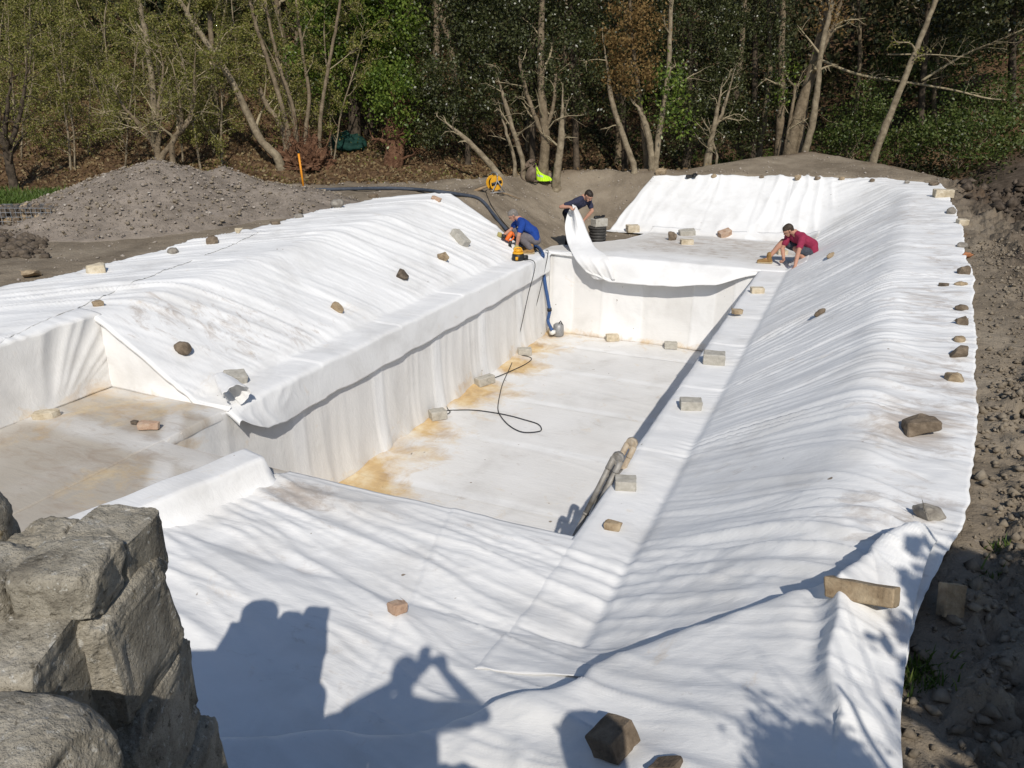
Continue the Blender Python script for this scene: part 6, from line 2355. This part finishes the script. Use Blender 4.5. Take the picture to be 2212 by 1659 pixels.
# thin saplings filling the left of the wood: forty alike --------------------------
SAPL = "thin leafing saplings on the left of the wood"
ZONE = [(-50, 95, "by the left edge"), (95, 235, "left of the many-branched tree"), (235, 400, "behind the many-branched tree"),
        (400, 540, "left of the ragged stump"), (540, 730, "behind the ragged stump")]
DEP = [(21.8, 23.5, "in the front row"), (24, 27, "in the middle row"), (27.5, 31, "in the back row")]
LEAN = [(-75, "leaning left"), (-20, "nearly upright"), (32, "leaning right")]
for x0_, x1_, zn in ZONE:
    for f0_, f1_, dn_ in DEP:
        for le, ln_ in LEAN:
            x0 = lg.uniform(x0_, x1_)
            f = lg.uniform(f0_, f1_)
            lean = le + lg.normal(0, 12)
            y0 = 420 - (f - 20) * 17
            h = lg.uniform(190, 420)
            st = [(x0, y0), (x0 + lean * .3, y0 - h * .35), (x0 + lean * .75 + lg.normal(0, 8), y0 - h * .7), (x0 + lean * 1.3, y0 - h)]
            tree("sapling", "thin sapling " + ln_ + ", " + dn_ + " " + zn, [(st, lg.uniform(3, 5.5), 2)], f, 'palebark', 14, 1.3, group=SAPL, grow=0,
                 leaf='spring', leaf_n=int(lg.uniform(2000, 3600)), leaf_size=.055, t0=.12, cat="sapling", sub=5, flare=1.1)

# dark trunks standing deeper in the wood ------------------------------------------
MARK = [(660, "the ragged stump"), (770, "the ivy-clad trees"), (890, "the rotten reddish trunk"), (1010, "the leaning log"), (1130, "the digger bucket"), (1250, "the short mottled trunk"),
        (1370, "the brown-leaved tree"), (1500, "the V-shaped pair of trunks"), (1620, "the Y-shaped tree"), (1850, "the big twin trunk"), (2040, "the slim trunk leaning far right")]
for xm, nm in MARK:
    for f, wd in ((28.5, "first"), (33.5, "farther")):
        x0 = xm + lg.uniform(-45, 45)
        f = f + lg.uniform(-1.2, 1.2)
        y0 = 330 - (f - 26) * 12
        st = [(x0, y0), (x0 + lg.normal(0, 10), y0 * .5), (x0 + lg.normal(5, 25), 0)]
        w = lg.uniform(8, 18)
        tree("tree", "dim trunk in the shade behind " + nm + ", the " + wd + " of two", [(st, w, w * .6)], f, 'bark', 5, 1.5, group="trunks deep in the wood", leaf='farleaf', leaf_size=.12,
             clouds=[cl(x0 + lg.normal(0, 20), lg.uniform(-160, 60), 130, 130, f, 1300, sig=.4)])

# fallen branches on the right ------------------------------------------------------
for pts, w, f, lab in (([(1745, 118), (1850, 160), (1960, 178), (2060, 195), (2130, 212), (2172, 216)], 7, 27.5, "long fallen bough slanting across the bushes behind the leaning trunk"),
                       ([(1990, 175), (2080, 120), (2150, 90), (2230, 55)], 6, 26.5, "bare bough rising to the right edge above the bushes"),
                       ([(1915, 118), (2010, 118), (2090, 124)], 4, 26.5, "thin level dead branch above the bushes")):
    P = smooth_path(px_path(pts, (f, f - 1.5)), 40)
    s = scale_at(P[0])
    loc = P[0].copy()
    mb = MB()
    mb.tube(P - loc, np.linspace(w * s / 2, w * s / 5, 40), 7)
    add_limbs(mb, P - loc, w * s / 2, 10, .2, 1.0, sub=3)
    o = mb.build("fallen_branch", MAT['twig'])
    o.location = loc
    tag(o, lab, "branch")

# bushes, undergrowth and the mass of the far wood -----------------------------------
BU = "bushes on the slope at right"
for k, (x, y, rx, ry, f, n, lab) in enumerate([
        (2080, 290, 110, 60, 24.5, 3600, "brightest green bush low on the slope at the right edge"),
        (1960, 300, 80, 50, 25.5, 2400, "green bush between the leaning trunk and the right edge"),
        (2130, 215, 110, 60, 27, 2600, "loose green bush above the brightest one at right"),
        (1870, 230, 70, 60, 27, 2200, "bush behind the lower part of the leaning trunk"),
        (1830, 305, 60, 35, 26, 1500, "low leafy bush between the smooth pale trunk and the leaning trunk"),
        (2030, 110, 100, 60, 29, 2200, "dim bush high on the shaded slope beneath the bare bough"),
        (1930, 130, 70, 60, 30, 1500, "dim bush behind the upper part of the leaning trunk")]):
    c, rad, n, c_n, sg = cl(x, y, rx, ry, f, n)
    pts = cloud_points((0, 0, 0), rad, n, c_n, .22, .2)
    V, F = leaf_quads(pts, .10, .55, .6)
    b_ = thing("bush", c, lab, "bush", BU)
    mesh_obj("foliage", V, F, None, MAT['bush'], b_, smooth=False)['kind'] = 'stuff'
    mb = MB()
    for q in range(9):
        mb.tube(wander((lg.normal(0, .2), lg.normal(0, .2), -rad[2] * 1.2), (lg.normal(0, .5), lg.normal(0, .5), 1), rad[2] * 1.8, 5, 0, .2), np.linspace(.018, .006, 6), 4, False)
    mb.build("stem", MAT['bark'], b_)['kind'] = 'stuff'


def ground_leaves(name, n, fr_, rr0, size, mat, hgt, label, dens, aspect=.6, up=1.0):
    f = lg.uniform(fr_[0], fr_[1], n)
    r = lg.uniform(rr0[0], rr0[1], n)
    u = -SN * f + CS * r
    v = CS * f + SN * r
    k = lg.random(n) < dens(f, r, u, v)
    u, v, f, r = u[k], v[k], f[k], r[k]
    z = ground_z(u, v) + hgt(f, r, u, v) * lg.random(len(u)) + .02
    V, F = leaf_quads(np.stack([u, v, z], -1), size, aspect, up)
    o = mesh_obj(name, V, F, None, MAT[mat], None, smooth=False)
    return tag(o, label, None, None, 'stuff')


ground_leaves("leaf_litter", 52000, (18, 34), (-17, 6), .10, 'litterleaf', lambda f, r, u, v: .04, "fallen brown leaves and twigs on the forest floor",
              lambda f, r, u, v: sst(-.1, .8, plat_sd(u, v)) * (heap_h(f, r) < .02), up=3.0)
ground_leaves("undergrowth", 34000, (25, 36), (2, 22), .13, 'bush', lambda f, r, u, v: .25 + .9 * np.clip(noise(u * .5, v * .5, 71) + .1, 0, 1), "low green growth covering the shaded slope at right",
              lambda f, r, u, v: sst(.5, 2, plat_sd(u, v)) * np.clip(.35 + .8 * noise(u * .4, v * .4, 72), .06, 1) * sst(2, 9, r))
ground_leaves("undergrowth", 9000, (19, 27), (-17, 0), .07, 'spring', lambda f, r, u, v: .3 * np.clip(noise(u * .9, v * .9, 73), 0, 1), "scattered green sprigs on the leaf-strewn floor at left",
              lambda f, r, u, v: sst(.1, .8, plat_sd(u, v)) * (noise(u * .8, v * .8, 74) > .25) * (heap_h(f, r) < .02))
ground_leaves("undergrowth", 60000, (23.5, 33), (-18, -1), .06, 'spring', lambda f, r, u, v: .3 + 2.6 * np.clip(noise(u * .45, v * .45, 83) + .15, 0, 1), "haze of small spring leaves among the saplings at left",
              lambda f, r, u, v: np.clip(.25 + 1.1 * noise(u * .5, v * .5, 84), 0, 1), up=0)
ground_leaves("undergrowth", 70000, (23, 36), (-22, 22), .12, 'farleaf', lambda f, r, u, v: .10 + 1.3 * np.clip(noise(u * .45, v * .45, 77) + .05, 0, 1), "dark leaf cover added over the floor of the wood to deepen its shade",  # added dark leaves stand in for deep shade on the wood floor
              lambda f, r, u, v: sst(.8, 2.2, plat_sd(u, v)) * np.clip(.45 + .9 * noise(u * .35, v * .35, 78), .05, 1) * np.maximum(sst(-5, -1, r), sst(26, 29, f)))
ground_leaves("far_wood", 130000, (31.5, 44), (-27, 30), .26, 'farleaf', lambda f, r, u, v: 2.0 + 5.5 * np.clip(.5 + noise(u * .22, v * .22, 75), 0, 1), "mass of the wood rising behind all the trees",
              lambda f, r, u, v: np.clip(.6 + noise(u * .3, v * .3, 76), .15, 1), up=0)

# grass ---------------------------------------------------------------------------------


def grass(P, h, label, n_bl=1):
    n = len(P)
    a = lg.uniform(0, 6.283, n)
    w = h * .07
    lean = lg.normal(0, .45, (n, 2)) * h[:, None]
    side = np.stack([np.cos(a), np.sin(a), 0 * a], -1) * w[:, None]
    tip = P + np.stack([lean[:, 0], lean[:, 1], h], -1)
    mid = P + np.stack([lean[:, 0] * .35, lean[:, 1] * .35, h * .6], -1)
    V = np.stack([P - side, P + side, mid + side * .8, mid - side * .8, tip], 1).reshape(-1, 3)
    i = np.arange(n)[:, None] * 5
    o = MB()
    o.add(V, np.concatenate([i, i + 1, i + 2, i + 3], 1))
    o.T.append(np.concatenate([i + 3, i + 2, i + 4], 1))
    o.tm.append(np.zeros(n))
    ob = o.build("grass", MAT['grass'])
    return tag(ob, label, None, None, 'stuff')


def tuft(px, py, rad, n):
    c = hit(px, py)
    d = lg.normal(0, rad, (n, 2))
    return np.stack([c[0] + d[:, 0], c[1] + d[:, 1], ground_z(c[0] + d[:, 0], c[1] + d[:, 1]) - .01], -1)


P = np.concatenate([tuft(1985, 1462, .07, 190), tuft(1962, 1480, .04, 60), tuft(2160, 1190, .03, 40), tuft(2150, 1240, .03, 20)])
grass(P, lg.uniform(.03, .085, len(P)), "tufts of grass in the churned earth at right")
q = [hit(x, y) for x, y in zip(lg.uniform(-20, 150, 60), lg.uniform(415, 458, 60))]
P = np.concatenate([c + np.concatenate([lg.normal(0, .22, (60, 2)), np.zeros((60, 1))], 1) for c in q])
P[:, 2] = ground_z(P[:, 0], P[:, 1])
k = heap_h(-SN * P[:, 0] + CS * P[:, 1], CS * P[:, 0] + SN * P[:, 1]) < .02
P = P[k]
grass(P, lg.uniform(.06, .2, len(P)), "strip of bright grass behind the wire basket at left")

# trees and shrubs beside the photographer, whose shadows fall at lower right --------
def shade_bush(f, r, z0, rad, n, label, size=.09, sig=.11):
    c = fr(f, r, z0)
    b_ = thing("bush", c, label, "bush", "shrubs beside the photographer")
    V, F = leaf_quads(cloud_points((0, 0, 0), rad, n, max(20, n // 60), sig, .0), size, .6)
    mesh_obj("foliage", V, F, None, MAT['bush'], b_, smooth=False)['kind'] = 'stuff'
    mb = MB()
    gz_ = float(ground_z(c[0], c[1], False)) - z0
    for q in range(6):
        mb.tube(wander((lg.normal(0, .1), lg.normal(0, .1), gz_), (lg.normal(0, .25), lg.normal(0, .25), 1), -gz_ + rad[2] * .6, 5, 0, .12), np.linspace(.03, .01, 6), 5, False)
    mb.build("stem", MAT['bark'], b_)['kind'] = 'stuff'


shade_bush(-.60, 3.30, 3.22, (1.0, .75, 1.45), 52000, "dense bush right of the photographer shading the churned earth", .14)
shade_bush(-.9, 4.4, 3.3, (1.2, .9, 1.6), 26000, "taller bush farther right of the photographer, seen by its shadow")
shade_bush(-.20, 1.57, 2.86, (.22, .22, .46), 11000, "small shrub at the photographer's side shading the near cloth", .05, .06)
c = fr(-1.4, 2.3, 1.0)
bt_ = thing("tree", c, "bare tree behind the photographer whose twigs shade the near cloth", "tree")
mb = MB()
tp = smooth_path([fr(-1.4, 2.3, 1.0) - c, fr(-1.3, 2.25, 2.2) - c, fr(-1.1, 2.15, 2.9) - c, fr(-1.0, 2.1, 3.5) - c], 20)
mb.tube(tp, np.linspace(.06, .016, 20), 8)
mb.build("trunk", MAT['bark'], bt_)
mb = MB()
for k in range(30):
    t = lg.uniform(.45, 1)
    p = tp[int(t * 19)]
    w = wander(p, (RGT * lg.normal(-.25, .5) + FWD * lg.uniform(.0, .5) + np.array([0, 0, lg.uniform(.05, .5)])), lg.uniform(.6, 1.1), 8, .01, .16)
    mb.tube(w, np.linspace(.008, .003, 9), 5, False)
    for q in range(4):
        j = lg.integers(2, 8)
        mb.tube(wander(w[j], w[j] - w[j - 1] + lg.normal(size=3) * .08, lg.uniform(.25, .6), 4, 0, .2), np.linspace(.004, .002, 5), 4, False)
mb.build("limb", MAT['bark'], bt_)['kind'] = 'stuff'
